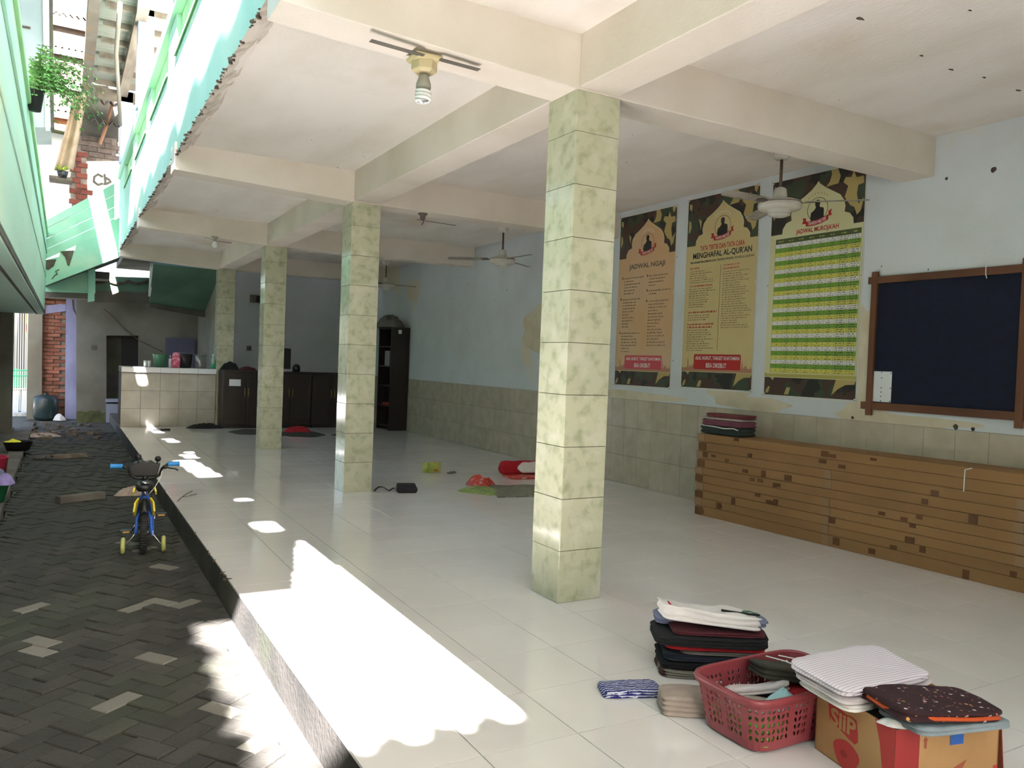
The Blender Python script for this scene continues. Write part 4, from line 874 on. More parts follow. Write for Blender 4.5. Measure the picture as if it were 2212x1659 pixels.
G().lathe([(.06, 1.064), (.075, 1.09), (.07, 1.16), (.045, 1.2), (0, 1.205)], 20, (1.39, 11.42, 0)).obj('kettle_body', 'screen_black', kt, smooth=True); G().tube([(1.34, 11.38, 1.13), (1.33, 11.36, 1.2), (1.36, 11.37, 1.25)], .007, 8).obj('handle', 'chrome', kt, smooth=True)
put('black_bag', 'c_black', 'black bag slumped on the left end of the dark cabinets', 'bag', None, crumple(G(), .34, .26, .15, 98, rough=.7), place((.19, 11.46, 1.064), 0))
put('pink_cloth', 'c_maroon', 'dark pink cloth lying on the cabinet beside the black bag', 'cloth', None, crumple(G(), .34, .28, .07, 99), place((.50, 11.45, 1.064), 0))
p0, p1 = at('y', 12.59, 540, 637), at('y', 12.59, 562, 655)
spk = thing('wall_speaker', 'small brown speaker box high on the back wall', 'speaker', (p0.x, 12.6, p1.z)); G().box(p0.x, 12.48, p1.z, p1.x, 12.598, p0.z).obj('speaker_case', 'old_wood', spk); G().box(p0.x+.10, 12.474, p1.z+.015, p1.x-.015, 12.481, p0.z-.015).obj('speaker_cloth', 'screen_black', spk)
p = at('y', 12.59, 538, 752); sk_ = thing('wall_socket', 'white wall socket on the back wall above the cabinets', 'socket', (p.x, 12.6, p.z-.04)); G().box(p.x-.045, 12.58, p.z-.045, p.x+.045, 12.599, p.z+.045).obj('plate', 'old_wood', sk_, bevel=.006); G().box(p.x-.02, 12.572, p.z-.03, p.x+.02, 12.58, p.z+.0).obj('plug', 'screen_black', sk_)
# things on the counter
mat('bucket_green', c(70, 120, 90), .4); mat('bottle_white', c(214, 210, 204), .4); mat('pack_pink', c(196, 80, 110), .4, c(220, 160, 176), 20, .5, .6); mat('bucket_black', c(32, 32, 34), .4); mat('pot_grey', c(130, 132, 130), .35, metal=.6); mat('bottle_glass', c(150, 190, 170), .1); mat('glass_clear', c(190, 196, 192), .08); mat('soap_green', c(60, 170, 130), .3)
CZ = 1.063
def onc(name, lab, cat, x, y, parts):
    t = thing(name, lab, cat, (x, y, CZ))
    for nm, prof, m_ in parts: G().lathe([(r, CZ+z) for r, z in prof], 24, (x, y, 0)).obj(nm, m_, t, smooth=True)
    return t
b = onc('bucket', 'green plastic bucket on the white counter', 'bucket', -.945, 12.02, (('bucket_body', [(.0, 0), (.10, 0), (.125, .235), (.128, .24), (.12, .24), (.097, .012), (0, .012)], 'bucket_green'), ('bucket_rim', [(.122, .225), (.134, .228), (.134, .242), (.122, .242)], 'bucket_green')))
onc('spray_bottle', 'white slim bottle with a black neck on the counter', 'bottle', -.79, 11.88, (('bottle_body', [(0, 0), (.024, 0), (.024, .15), (.014, .17), (0, .17)], 'bottle_white'), ('neck', [(.013, .168), (.013, .188), (0, .188)], 'bucket_black'), ('cap', [(.012, .188), (.004, .225), (0, .225)], 'bottle_white')))
pk = thing('detergent_pouch', 'pink and white detergent pouch standing on the counter', 'pouch', (-.69, 11.9, CZ))
folded(G(), .135, .075, .255, 1, 101, sq=.6, sag=.006).xf(place((-.69, 11.9, CZ))).obj('pouch_body', 'pack_pink', pk, smooth=True); G().obb((-.695, 11.9, CZ+.268), (.045, .006, .014)).obj('pouch_seal', 'pack_pink', pk)
b = onc('bucket', 'black bucket with a wire handle on the counter', 'bucket', -.525, 12.05, (('bucket_body', [(0, 0), (.115, 0), (.142, .255), (.134, .255), (.11, .012), (0, .012)], 'bucket_black'),))
G().tube([(-.525+.138*math.cos(a), 12.05-.02, CZ+.25+.03*math.sin(a)) for a in [k*math.pi/10 for k in range(11)]], .004, 6).obj('handle', 'chrome', b, smooth=True)
b = onc('cooking_pot', 'tall grey metal pot on the counter', 'pot', -.262, 12.02, (('pot_body', [(0, 0), (.10, 0), (.112, .02), (.116, .25), (.108, .25), (.102, .014), (0, .014)], 'pot_grey'), ('pot_rim', [(.11, .243), (.122, .245), (.122, .255), (.11, .255)], 'pot_grey')))
G().tube([(-.19, 11.95, CZ+.25), (-.2, 11.96, CZ+.285), (-.14, 12.0, CZ+.262)], .006, 6).obj('ladle_handle', 'chrome', b)
onc('glass_bottle', 'clear bottle with green soap and a white cap on the counter', 'bottle', -.04, 11.95, (('bottle_body', [(0, 0), (.037, 0), (.037, .17), (.014, .215), (.014, .24), (0, .24)], 'bottle_glass'), ('soap', [(.0375, .004), (.0378, .095), (.036, .096)], 'soap_green'), ('cap', [(.017, .238), (.017, .275), (0, .275)], 'bottle_white')))
for x in (-1.195, -1.13): onc('drinking_glass', 'left-hand clear glass at the sunny end of the counter' if x < -1.16 else 'clear glass between the other glass and the green bucket', 'glass', x, 11.95, (('glass_body', [(0, 0), (.026, 0), (.031, .115), (.028, .115), (.024, .008), (0, .008)], 'glass_clear'),))
# ------------------------------------------------------------------ far end of the alley: stair, walls, gate, brickwork
def yp(y, pts): return [at('y', y, *p) for p in pts]
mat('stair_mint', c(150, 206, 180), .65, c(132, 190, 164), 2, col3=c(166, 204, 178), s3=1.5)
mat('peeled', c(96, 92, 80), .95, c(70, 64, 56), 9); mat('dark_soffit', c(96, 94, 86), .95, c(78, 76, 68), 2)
st = tag(G().prism(yp(12.62, [(97, 617), (262, 553.5), (258, 470), (206, 497), (204, 511), (164, 528), (162, 541), (130, 541), (128, 554), (97, 562)]), (0, .16, 0)).obj('stair_flight', 'stair_mint'), kind='structure')
for k, q in enumerate((((97, 478), (247, 396), (247, 420), (97, 494)), ((97, 495), (247, 421.5), (247, 446), (97, 516)), ((97, 517.5), (247, 448), (247, 470), (97, 539)), ((97, 540), (247, 472), (247, 492), (97, 560)))):
    G().prism(yp(12.66+.012*(k % 2), q), (0, .05, 0)).obj('plank', 'stair_mint', st)
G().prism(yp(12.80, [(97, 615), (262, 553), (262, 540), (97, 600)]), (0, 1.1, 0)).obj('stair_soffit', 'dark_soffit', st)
for q in (((130, 543), (160, 541), (157, 552), (150, 574), (146, 574), (141, 556)), ((98, 562), (122, 560), (116, 575), (104, 584), (98, 580))):
    G().prism(yp(12.612, q), (0, -.003, 0)).obj('peeled_patch', 'peeled', st)
G().tube(yp(12.60, [(112, 603), (118, 595), (124, 592), (120, 586), (128, 582)]), .008, 5).obj('crack', 'grime', st)
G().tube(yp(12.60, [(75, 512), (97, 513)]), .02, 6).obj('pin_bar', 'grey_plaster', st)
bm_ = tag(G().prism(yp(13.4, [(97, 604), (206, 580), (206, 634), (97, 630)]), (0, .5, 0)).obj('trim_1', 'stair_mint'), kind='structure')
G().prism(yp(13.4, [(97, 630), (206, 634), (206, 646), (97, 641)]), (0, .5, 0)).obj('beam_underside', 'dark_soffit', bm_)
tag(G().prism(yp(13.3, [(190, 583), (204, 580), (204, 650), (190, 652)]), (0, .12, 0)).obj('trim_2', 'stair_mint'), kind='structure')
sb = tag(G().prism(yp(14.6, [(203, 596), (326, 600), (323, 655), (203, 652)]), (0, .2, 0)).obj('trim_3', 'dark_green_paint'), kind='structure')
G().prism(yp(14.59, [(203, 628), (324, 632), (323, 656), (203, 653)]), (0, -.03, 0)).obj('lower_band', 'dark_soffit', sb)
G().tube(yp(14.57, [(203+2*k, 605+7*abs(math.sin((2*k+10)*.075))**.7) for k in range(61)]), .028, 6).obj('garland', 'grime', sb)
tag(G().box(-1.5, 13.25, 3.16, .3, 16.0, 3.3).obj('slab_counter_shade', 'dark_soffit'), kind='structure')  # hidden slab added to darken the counter end
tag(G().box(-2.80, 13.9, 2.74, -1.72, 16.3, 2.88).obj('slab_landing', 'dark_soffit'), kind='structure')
# sloping soffit of the upper stair over the counter
a, b = at('y', 12.45, 331, 571), at('y', 12.45, 472, 583); d, e_ = at('y', 14.3, 470, 677), at('y', 14.3, 323, 655)
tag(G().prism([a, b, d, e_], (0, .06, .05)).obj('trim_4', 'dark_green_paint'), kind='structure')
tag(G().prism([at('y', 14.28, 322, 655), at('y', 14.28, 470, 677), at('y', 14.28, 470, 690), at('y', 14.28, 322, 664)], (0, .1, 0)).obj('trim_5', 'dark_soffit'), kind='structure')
tag(G().prism(yp(13.5, [(325, 566), (336, 570), (325, 640), (321, 640)]), (0, .06, 0)).obj('bright_gap_strip', 'white_trim'), kind='structure')  # pale strip standing in for a bright gap of sky
# grey wall with a doorway
Y = 15.3
wl = tag(G().prism(yp(Y, [(165, 646), (230, 646), (230, 912), (165, 908)]), (0, .25, 0)).prism(yp(Y, [(230, 646), (480, 660), (480, 725), (230, 725)]), (0, .25, 0)).prism(yp(Y, [(300, 725), (480, 725), (480, 930), (300, 925)]), (0, .25, 0)).obj('wall_far', 'grey_plaster'), kind='structure')
q0, q1 = at('y', Y, 165, 908), at('y', Y, 228, 911)
G().grid(lambda u, v: (q0.x+(q1.x-q0.x)*u, Y-.012-.02*(1-v), -.24+.26*v*(1+.35*noise.noise(Vector((u*5, 3, 1))))), 18, 4).obj('moss_band', 'mossy_plaster', wl)
dr = tag(G().prism(yp(Y+.24, [(228, 722), (303, 722), (303, 930), (228, 930)]), (0, .03, 0)).obj('door_1', 'dark_cement'), kind='structure')  # dark panels stand in for the unlit room behind the doorway
G().prism(yp(Y+.2, [(262, 730), (298, 730), (298, 920), (262, 918)]), (0, -.03, 0)).obj('dark_doorway_fill', 'dark_void', dr)
wt = thing('wash_trough', 'pale blue grey wash trough low in the dark doorway', 'trough', at('y', Y-.05, 245, 912)); mat('trough_paint', c(150, 156, 176), .6)
G().prism(yp(Y-.05, [(229, 872), (300, 872), (300, 916), (229, 914)]), (0, .2, 0)).obj('trough_front', 'trough_paint', wt); G().prism(yp(Y-.08, [(228, 862), (300, 862), (300, 869), (228, 869)]), (0, .3, 0)).obj('trough_rim', 'trough_paint', wt)
mat('blue_board', c(78, 80, 108), .5)
tag(G().prism(yp(Y-.06, [(358, 729), (421, 731), (421, 800), (358, 800)]), (0, .03, 0)).obj('blue_panel', 'blue_board'), 'dark blue panel on the far grey wall behind the counter', 'panel')
tag(G().tube(yp(Y-.03, [(225, 668), (240, 680), (270, 712), (300, 735), (330, 750), (352, 760)]), .008, 5).obj('wall_cable', 'grime'), 'thin cable slanting across the far grey wall', 'cable')
tag(G().tube(yp(15.88, [(156, 645), (158, 668), (166, 682), (176, 684), (186, 676)]), .012, 6).obj('hanging_cable', 'grime'), 'black cable loop hanging by the lavender pillar', 'cable')
mat('stain_dark', c(90, 90, 84), .9)
tag(G().lathe([(0, 0), (.05, 0), (.05, .02), (0, .02)], 12, at('y', Y-.001, 202, 750), Matrix.Rotation(R(90), 3, 'X')).obj('wall_box', 'stain_dark'), 'small grey box on the far grey wall left of the doorway', 'box')
# brick wall between two plastered pillars
Y = 16.2; x0, x1 = at('y', Y, 88, 760).x, at('y', Y, 144, 760).x
bwl = tag(G().box(x0-.05, Y+.02, -.3, x1+.05, Y+.3, 2.6).obj('wall_brick', 'mortar'), kind='structure')
bmesh_ = G().box(-.118, -.05, -.033, .118, .05, .033).mesh('brick', 'brick'); half = G().box(-.055, -.05, -.033, .055, .05, .033).mesh('brick_half', 'brick')
for r in range(33):
    z = -.15+.08*r; x = x0 + (0 if r % 2 else .12)
    if not r % 2: inst(half, 'brick', bwl, (x0+.06, Y+.03+rnd.uniform(-.03, .02), z), (0, 0, rnd.uniform(-.05, .05)))
    while x+.24 < x1+.05:
        inst(bmesh_, 'brick', bwl, (x+.12, Y+.03+rnd.uniform(-.035, .015), z+rnd.uniform(-.006, .006)), (rnd.uniform(-.04, .04), rnd.uniform(-.03, .03), rnd.uniform(-.05, .05))); x += .25
G().prism(yp(Y-.05, [(98, 660), (142, 655), (142, 672), (98, 678)]), (0, .03, 0)).obj('plaster_smear', 'lavender_paint', bwl)
tag(G().prism(yp(16.0, [(62, 636), (92, 638), (90, 905), (57, 905)]), (0, .3, 0)).obj('pillar', 'grey_plaster'), kind='structure')
tag(G().prism(yp(15.9, [(143, 640), (170, 640), (166, 905), (140, 905)]), (0, .3, 0)).obj('pillar', 'lavender_paint'), kind='structure')
tag(G().prism(yp(15.9, [(0, 560), (97, 610), (175, 620), (175, 644), (0, 640)]), (0, .35, 0)).obj('trim_7', 'dark_soffit'), kind='structure')
# gate to the bright street
Y = 17.4
gt = thing('street_gate', 'white barred gate with green lower rails at the end of the alley', 'gate', at('y', Y, 45, 892))
mat('gate_white', c(220, 222, 218), .5); mat('gate_green', c(70, 190, 140), .5); mat('sign_brown', c(82, 70, 54), .7); mat('sign_yellow', c(210, 200, 70), .6)
for x in (31, 36, 41, 46, 51, 56, 60): 
    p, q = at('y', Y, x, 638), at('y', Y, x-3, 888); G().tube([p, q], .012, 6).obj('bar', 'gate_white', gt)
for y_, m_ in ((645, 'gate_white'), (664, 'gate_white'), (800, 'gate_green'), (812, 'gate_green'), (840, 'gate_white')): G().tube([at('y', Y, 26, y_), at('y', Y, 64, y_)], .018, 6).obj('rail', m_, gt)
G().prism(yp(Y+.1, [(28, 796), (61, 800), (60, 838), (28, 836)]), (0, .02, 0)).obj('lower_panel', 'gate_green', gt)
sg = thing('street_sign', 'brown sign panel with a yellow edge behind the gate', 'sign', at('y', Y+.5, 46, 800))
G().prism(yp(Y+.5, [(39, 668), (56, 666), (53, 800), (35, 796)]), (0, .03, 0)).prism(yp(Y+.51, [(43, 790), (48, 790), (45, 893), (40, 893)]), (0, .02, 0)).obj('sign_panel', 'sign_brown', sg); G().prism(yp(Y+.52, [(56, 664), (60, 664), (58, 720), (55, 720)]), (0, .02, 0)).obj('sign_edge', 'sign_yellow', sg)
G().prism(yp(Y+.53, [(54.5, 700), (58, 700), (57.5, 716), (54, 716)]), (0, -.012, 0)).obj('sign_patch', 'print_red', sg)
mat('street_pave', c(196, 196, 194), .8, c(160, 160, 158), 9); tag(G().box(-9, 17.7, GZ-.1, -1, 26, GZ+.01).obj('street', 'street_pave'), kind='structure')
# rubbish and tubs in the alley
mat('drum_dark', c(36, 52, 54), .35); mat('rubble', c(120, 110, 98), .95, c(86, 76, 66), 9)
dm = thing('plastic_drum', 'dark teal plastic drum in front of the brick wall', 'drum', at('z', GZ, 98, 908))
p = at('z', GZ, 98, 906); G().lathe([(0, 0), (.2, 0), (.23, .06), (.225, .2), (.235, .22), (.23, .42), (.2, .5), (.08, .53), (0, .53)], 28, p).obj('drum_body', 'drum_dark', dm, smooth=True); G().lathe([(.05, .52), (.05, .56), (0, .565)], 16, p).obj('drum_cap', 'drum_dark', dm, smooth=True)
heap = G(); hr = random.Random(5)
for k in range(70):
    p = at('z', GZ, hr.uniform(62, 215), hr.uniform(912, 950)); s = hr.uniform(.012, .05)
    heap.obb((p.x, p.y, GZ+s*.4), (s*hr.uniform(.6, 1.6), s, s*.5), Matrix.Rotation(hr.random()*3, 3, 'Z') @ Matrix.Rotation(hr.uniform(-.5, .5), 3, 'X'))
tag(heap.obj('rubble', 'rubble'), 'small rubble and litter strewn at the far end of the alley', 'rubble', None, 'stuff')
put('plastic_scrap', 'c_white', 'crumpled pale plastic scrap on the ground near the drum', 'litter', None, crumple(G(), .22, .2, .14, 111, rough=1.6), place(at('z', GZ, 128, 908)))
put('leaf_litter', 'c_beige', 'crumpled brown paper litter on the paving before the drum', 'litter', None, crumple(G(), .45, .5, .06, 112, rough=1.8), place(at('z', GZ, 92, 942)))
bb = tag(G().obb((0, 0, .035), (.225, .058, .035)).obj('concrete_block', 'cement', bevel=.006), 'grey concrete block lying across the alley paving', 'block'); bb.location = (-2.305, 5.40, GZ); bb.rotation_euler = (0, 0, R(24))
pl = tag(G().obb((0, 0, .028), (.23, .05, .026)).obj('wooden_plank', 'rubble', bevel=.004), 'dark plank lying on the paving beyond the concrete block', 'plank'); pl.location = at('z', GZ, 150, 989); pl.rotation_euler = (0, 0, R(20))
for k, (x, y_, s) in enumerate(((84, 993, .07), (100, 990, .06), (108, 994, .05))):
    p = at('z', GZ, x, y_); g = G().lathe([(0, 0), (s, .01), (s*1.1, s*.4), (s*.7, s*.8), (0, s*.9)], 9, p)
    tag(g.obj('stone', 'dark_cement'), ('leftmost small stone at the end of the dark plank', 'middle small stone at the end of the dark plank', 'small stone nearest the dark plank')[k], 'stone', 'stones by the plank')
put('dry_leaves', 'c_beige', 'dry grey leaf litter on the paving behind the bicycle', 'leaves', None, crumple(G(), .30, .22, .09, 113, rough=1.8), place(at('z', GZ, 288, 1068)))
p = at('z', 0, 383, 1083); tag(G().tube([p, p+Vector((.05, .1, .02)), p+Vector((.11, .14, .05)), p+Vector((.15, .17, .06))], .004, 5).tube([p+Vector((.05, .1, .02)), p+Vector((.16, .12, .03)), p+Vector((.19, .18, .03)), p+Vector((.13, .2, .02))], .0025, 5).obj('dry_twig', 'grime'), 'thin dry twig on the terrace edge behind the bicycle', 'twig')
bs = thing('black_basin', 'black basin with a yellow cloth inside on the left kerb', 'basin', (-3.03, 9.6, -.145)); mat('yellow_cloth', c(214, 214, 60), .8)
G().lathe([(0, 0), (.14, 0), (.19, .13), (.2, .135), (.18, .13), (.13, .012), (0, .012)], 28, (-3.03, 9.6, -.145)).obj('basin_body', 'bucket_black', bs, smooth=True)
put('yellow_rag', 'yellow_cloth', 'bright yellow cloth hanging over the rim of the black basin', 'cloth', None, crumple(G(), .20, .1, .05, 114), place((-3.09, 9.47, -.012)))
tb = thing('green_tub', 'green plastic tub heaped with clothes at the left kerb', 'tub', (-3.13, 5.25, -.17)); mat('tub_green', c(36, 130, 86), .4); mat('tub_red', c(176, 40, 70), .4)
G().lathe([(0, 0), (.17, 0), (.222, .245), (.232, .25), (.232, .262), (.215, .26), (.165, .012), (0, .012)], 36, (-3.13, 5.25, -.168)).obj('tub_body', 'tub_green', tb, smooth=True)
put('denim_trousers', 'c_jean', 'blue denim trousers heaped in the green tub', 'clothes', None, crumple(G(), .38, .36, .19, 115, rough=.7), place((-3.12, 5.27, .03)))
cloth('c_lilac', (150, 136, 190)); put('lilac_shirt', 'c_lilac', 'lilac cloth hanging over the rim of the green tub', 'clothes', None, crumple(G(), .16, .2, .10, 116, rough=.8), place((-2.95, 5.10, .045)))
tr = thing('red_tub', 'dark pink tub behind the green tub at the left kerb', 'tub', (-3.17, 6.0, -.17))
G().lathe([(0, 0), (.16, 0), (.2, .35), (.21, .36), (.19, .36), (.15, .012), (0, .012)], 32, (-3.17, 6.05, -.168)).obj('tub_body', 'tub_red', tr, smooth=True)
# ------------------------------------------------------------------ beyond: buildings over the walkway
Y = 14.0
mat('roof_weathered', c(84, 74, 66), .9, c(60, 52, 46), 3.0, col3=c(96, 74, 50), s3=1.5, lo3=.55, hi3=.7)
fb = thing('grey_facade', 'blue grey facade with a pale corner pillar behind the fern', 'building', at('y', Y, 60, 300))
mat('facade_white', c(206, 214, 214), .8)
G().prism(yp(Y, [(5, -120), (96, -100), (110, 275), (30, 275)]), (0, 1.5, 0)).obj('facade_wall', 'blue_grey_wall', fb)
G().prism(yp(Y-.05, [(90, -100), (105, -100), (108, 275), (98, 275)]), (0, .3, 0)).obj('corner_pillar', 'facade_white', fb)
G().prism(yp(Y+.02, [(105, -100), (113, -100), (117, 275), (108, 275)]), (0, .3, 0)).obj('gutter_pipe', 'dark_cement', fb)
G().prism(yp(Y-.03, [(39, 53), (66, 58), (66, 62), (39, 57)]), (0, .02, 0)).obj('slot', 'grime', fb)
a = at('y', Y, 20, -160); G().box(a.x-3, 8.3, 9.6, a.x+1.15, 15.6, 9.7).obj('facade_shade_slab', 'asbestos', fb)  # unseen slab added high above to shade the facade
def corr(x0, x1, y0, z0, y1, z1, n, amp=.035): 
    return G().grid(lambda u, v: (x0+(x1-x0)*u, y0+(y1-y0)*v, z0+(z1-z0)*v+amp*math.sin(u*n*2*math.pi)), n*8, 3)
rf = thing('tiered_roof', 'weathered corrugated roofs in tiers with white gutters behind the fern', 'roof', (-2.4, 22, 6))
tiers = [((116, 36), (190, 54), 9, 20.5), ((118, 98), (186, 116), 9, 20), ((118, 170), (180, 178), 9, 19.5), ((118, 235), (160, 241), 6, 19)]
for k, (pa, pb, n, y) in enumerate(tiers):
    A_, B_ = at('y', y, *pa), at('y', y, *pb); x0, x1 = A_.x-.6, B_.x+.9
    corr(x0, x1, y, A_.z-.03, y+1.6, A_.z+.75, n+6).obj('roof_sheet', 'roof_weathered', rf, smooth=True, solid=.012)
    G().box(x0, y-.03, A_.z-.20, x1, y+.02, A_.z-.05).obj('gutter', 'white_trim', rf)
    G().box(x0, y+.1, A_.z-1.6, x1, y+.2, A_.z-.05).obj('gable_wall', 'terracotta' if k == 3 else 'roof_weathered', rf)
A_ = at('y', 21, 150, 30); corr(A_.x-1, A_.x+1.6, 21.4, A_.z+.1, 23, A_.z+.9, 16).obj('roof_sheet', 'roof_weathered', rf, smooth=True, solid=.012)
# sunlit yard wall, curved sheet, brickwork with graffiti
sw = tag(G().prism(yp(16.2, [(58, 262), (160, 285), (150, 500), (58, 520)]), (0, .2, 0)).obj('wall_sunlit', 'white_wall'), kind='structure')
G().prism(yp(16.15, [(100, 278), (142, 288), (140, 292), (100, 284)]), (0, -.12, 0)).obj('ledge', 'mossy_plaster', sw)
cs_ = thing('bent_sheet', 'long bent beige roofing sheet leaning by the brick wall', 'sheet', at('y', 14.3, 135, 370))
pA, pB, pC, pD = yp(14.3, [(160, 205), (188, 205), (158, 368), (118, 366)])
G().grid(lambda u, v: (pA*(1-u)+pB*u)*(1-v) + (pD*(1-u)+pC*u)*v + Vector((0, .10*math.sin(u*6.2)+.15*math.sin(v*3.1), 0)), 16, 8).obj('sheet', 'beige_sheet', cs_, smooth=True, solid=.012)
pt = thing('potted_plant', 'small bright yellow green plant in a dark pot on the far ledge', 'plant', at('y', 14.2, 135, 384)); mat('leaf_lime', c(170, 200, 70), .5)
p = at('y', 14.2, 135, 384); G().lathe([(0, 0), (.07, 0), (.1, .12), (.09, .12), (0, .11)], 16, p).obj('pot', 'bucket_black', pt, smooth=True)
lg = G()
for k in range(26):
    a, l = hr.random()*6.28, hr.uniform(.10, .24); d = Vector((math.cos(a)*l, math.sin(a)*l, hr.uniform(.02, .14))); o_ = p+Vector((0, 0, .12)); sd = d.cross(Vector((0, 0, 1))).normalized()*.02
    lg.add([o_, o_+d*.5+sd, o_+d, o_+d*.5-sd], [(0, 1, 2, 3)])
tag(lg.obj('foliage', 'leaf_lime', pt), kind='stuff')
mat('rust_brick', c(120, 66, 54), .95, c(96, 52, 44), 8, rand=.2)
sh_ = thing('shelf_board', 'dark shelf board carrying the lime plant', 'shelf', p); G().prism(yp(14.2, [(106, 378), (156, 384), (156, 390), (106, 384)]), (0, .5, 0)).obj('board', 'old_wood', sh_)
def brickwall(name, y, quad, m_, n_r, bw_, label_):
    q = yp(y, quad); w_ = tag(G().prism(q, (0, .12, 0)).obj(name, 'mortar'), kind='structure')
    xa, xb = min(p.x for p in q), max(p.x for p in q); za, zb = min(p.z for p in q), max(p.z for p in q)
    me = G().box(-bw_/2, -.03, -.045, bw_/2, .03, .045).mesh('brick', m_); r = 0; z = za+.05
    from mathutils.geometry import intersect_point_tri_2d
    while z < zb-.04:
        x = xa + (bw_/2 if r % 2 else 0)
        while x < xb:
            P2 = (x, z); ins = any(intersect_point_tri_2d(P2, (q[0].x, q[0].z), (q[i].x, q[i].z), (q[i+1].x, q[i+1].z)) for i in range(1, len(q)-1))
            if ins: inst(me, 'brick', w_, (x, y-.005+rnd.uniform(-.012, .012), z), (0, rnd.uniform(-.03, .03), rnd.uniform(-.03, .03)))
            x += bw_+.018
        z += .108; r += 1
    return w_
gw = brickwall('wall_grey_brick', 15.2, [(160, 292), (252, 300), (250, 350), (158, 345)], 'grey_brick', 5, .27, '')
brickwall('wall_red_brick', 14.8, [(160, 318), (186, 330), (190, 440), (156, 452), (150, 400)], 'rust_brick', 8, .2, '')
gp = tag(G().prism(yp(15.1, [(184, 348), (252, 348), (252, 430), (200, 440), (186, 400)]), (0, .1, 0)).obj('wall_plastered', 'white_wall'), kind='structure')
G().tube(yp(15.08, [(222, 382), (212, 376), (204, 382), (203, 392), (212, 399), (222, 396)]), .022, 6).tube(yp(15.08, [(226, 376), (228, 396), (224, 398)]), .022, 6).tube(yp(15.08, [(226, 382), (236, 388), (240, 392), (228, 398)]), .022, 6).obj('graffiti', 'stain_dark', gp)
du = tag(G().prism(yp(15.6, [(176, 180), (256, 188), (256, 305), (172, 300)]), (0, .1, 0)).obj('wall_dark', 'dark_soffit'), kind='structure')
mat('rusty_pole', c(140, 104, 80), .8)
tag(G().tube(yp(14.9, [(246, 212), (231, 270), (216, 312)]), .035, 6).obj('rusty_pole', 'rusty_pole'), 'thin rusty pole slanting under the far roof', 'pole')
A_ = at('y', 14.0, 205, 206); ls = thing('lean_roof', 'small corrugated lean-to roof below the pale post', 'roof', A_)
corr(A_.x-.1, A_.x+.75, 14.0, A_.z-.1, 15.4, A_.z+.28, 5, .05).obj('roof_sheet', 'asbestos', ls, smooth=True, solid=.015)
A_ = at('y', 14.6, 205, 262); corr(A_.x-.05, A_.x+.65, 14.6, A_.z, 15.4, A_.z+.2, 4, .05).obj('roof_sheet', 'asbestos', ls, smooth=True, solid=.015)
# ------------------------------------------------------------------ fern hanging from the walkway parapet
mat('fern_leaf', c(96, 150, 66), .5, c(70, 124, 58), 9, rand=.25); mat('fern_stem', c(84, 96, 48), .7); mat('pot_black', c(34, 34, 36), .6)
FP = at('y', 4.0, 76, 203)
fn_ = thing('hanging_fern', 'bushy green fern in a black pot hanging on the walkway parapet', 'plant', FP+Vector((0, 0, -.14)))
G().lathe([(0, -.14), (.045, -.14), (.066, .02), (.072, .02), (.07, .034), (.06, .03), (0, .015)], 20, FP).obj('pot', 'pot_black', fn_, smooth=True)
G().tube([FP+Vector((-.05, 0, .03)), Vector((-2.80, FP.y, 3.43)), Vector((-2.83, FP.y, 3.415))], .006, 6).obj('hanger', 'pot_black', fn_)
fr = random.Random(21)
for k in range(90):
    az = fr.uniform(-1.7, 1.9); ln = fr.uniform(.26, .58); rise = fr.uniform(.05, .40)
    dx, dyv = math.cos(az), math.sin(az)
    if dx < 0: ln *= .5
    pts = [FP + Vector((dx*ln*s*(1-.1*s), dyv*ln*s, .02+rise*math.sin(s*2.2)-.42*s**3*ln)) for s in [i/9 for i in range(10)]]
    g = G().tube(pts, .0035, 4, 1, .0015)
    for i in range(2, 10):
        t = (pts[min(i+1, 9)]-pts[i-1]).normalized(); sd = t.cross(Vector((0, 0, 1))).normalized()
        for sg_ in (-1, 1):
            L_ = .055*(1-.06*i)*fr.uniform(.8, 1.2); tip = pts[i]+sd*sg_*L_+t*L_*.5+Vector((0, 0, fr.uniform(-.02, .015)))
            mid = (pts[i]+tip)/2; wv_ = t*.011
            g.add([pts[i], mid+wv_, tip, mid-wv_], [(0, 1, 2, 3)], 0)
    g.obj('frond', ['fern_leaf', 'fern_stem'], fn_)
# ------------------------------------------------------------------ child's bicycle with training wheels
mat('tyre', c(44, 44, 44), .85); mat('bike_blue', c(44, 96, 196), .35); mat('bike_yellow', c(214, 196, 50), .4); mat('bike_black', c(24, 24, 25), .45); mat('grip_blue', c(50, 140, 214), .5); mat('train_yellow', c(178, 182, 110), .5); mat('reflector', c(196, 150, 70), .3)
bike = thing('childs_bicycle', "small blue and yellow child's bicycle with training wheels on the paving", 'bicycle', (-1.925, 2.90, GZ), R(-5))
def bo(g, name, m_, parent=bike, smooth=True, **k):
    o = g.obj(name, m_, parent, smooth=smooth, local=True, **k); return o
RX = Matrix.Rotation(R(90), 3, 'Y')
def torus(g, ctr, Rr, r, n=40, m_=10, steer=None):
    vs = []
    for i in range(n):
        a = 2*math.pi*i/n
        for j in range(m_):
            b = 2*math.pi*j/m_; q = Rr+r*math.cos(b); v = Vector((r*1.15*math.sin(b), q*math.cos(a), q*math.sin(a)))
            if steer is not None: v = steer @ v
            vs.append(Vector(ctr)+v)
    return g.add(vs, [(i*m_+j, ((i+1) % n)*m_+j, ((i+1) % n)*m_+(j+1) % m_, i*m_+(j+1) % m_) for i in range(n) for j in range(m_)])
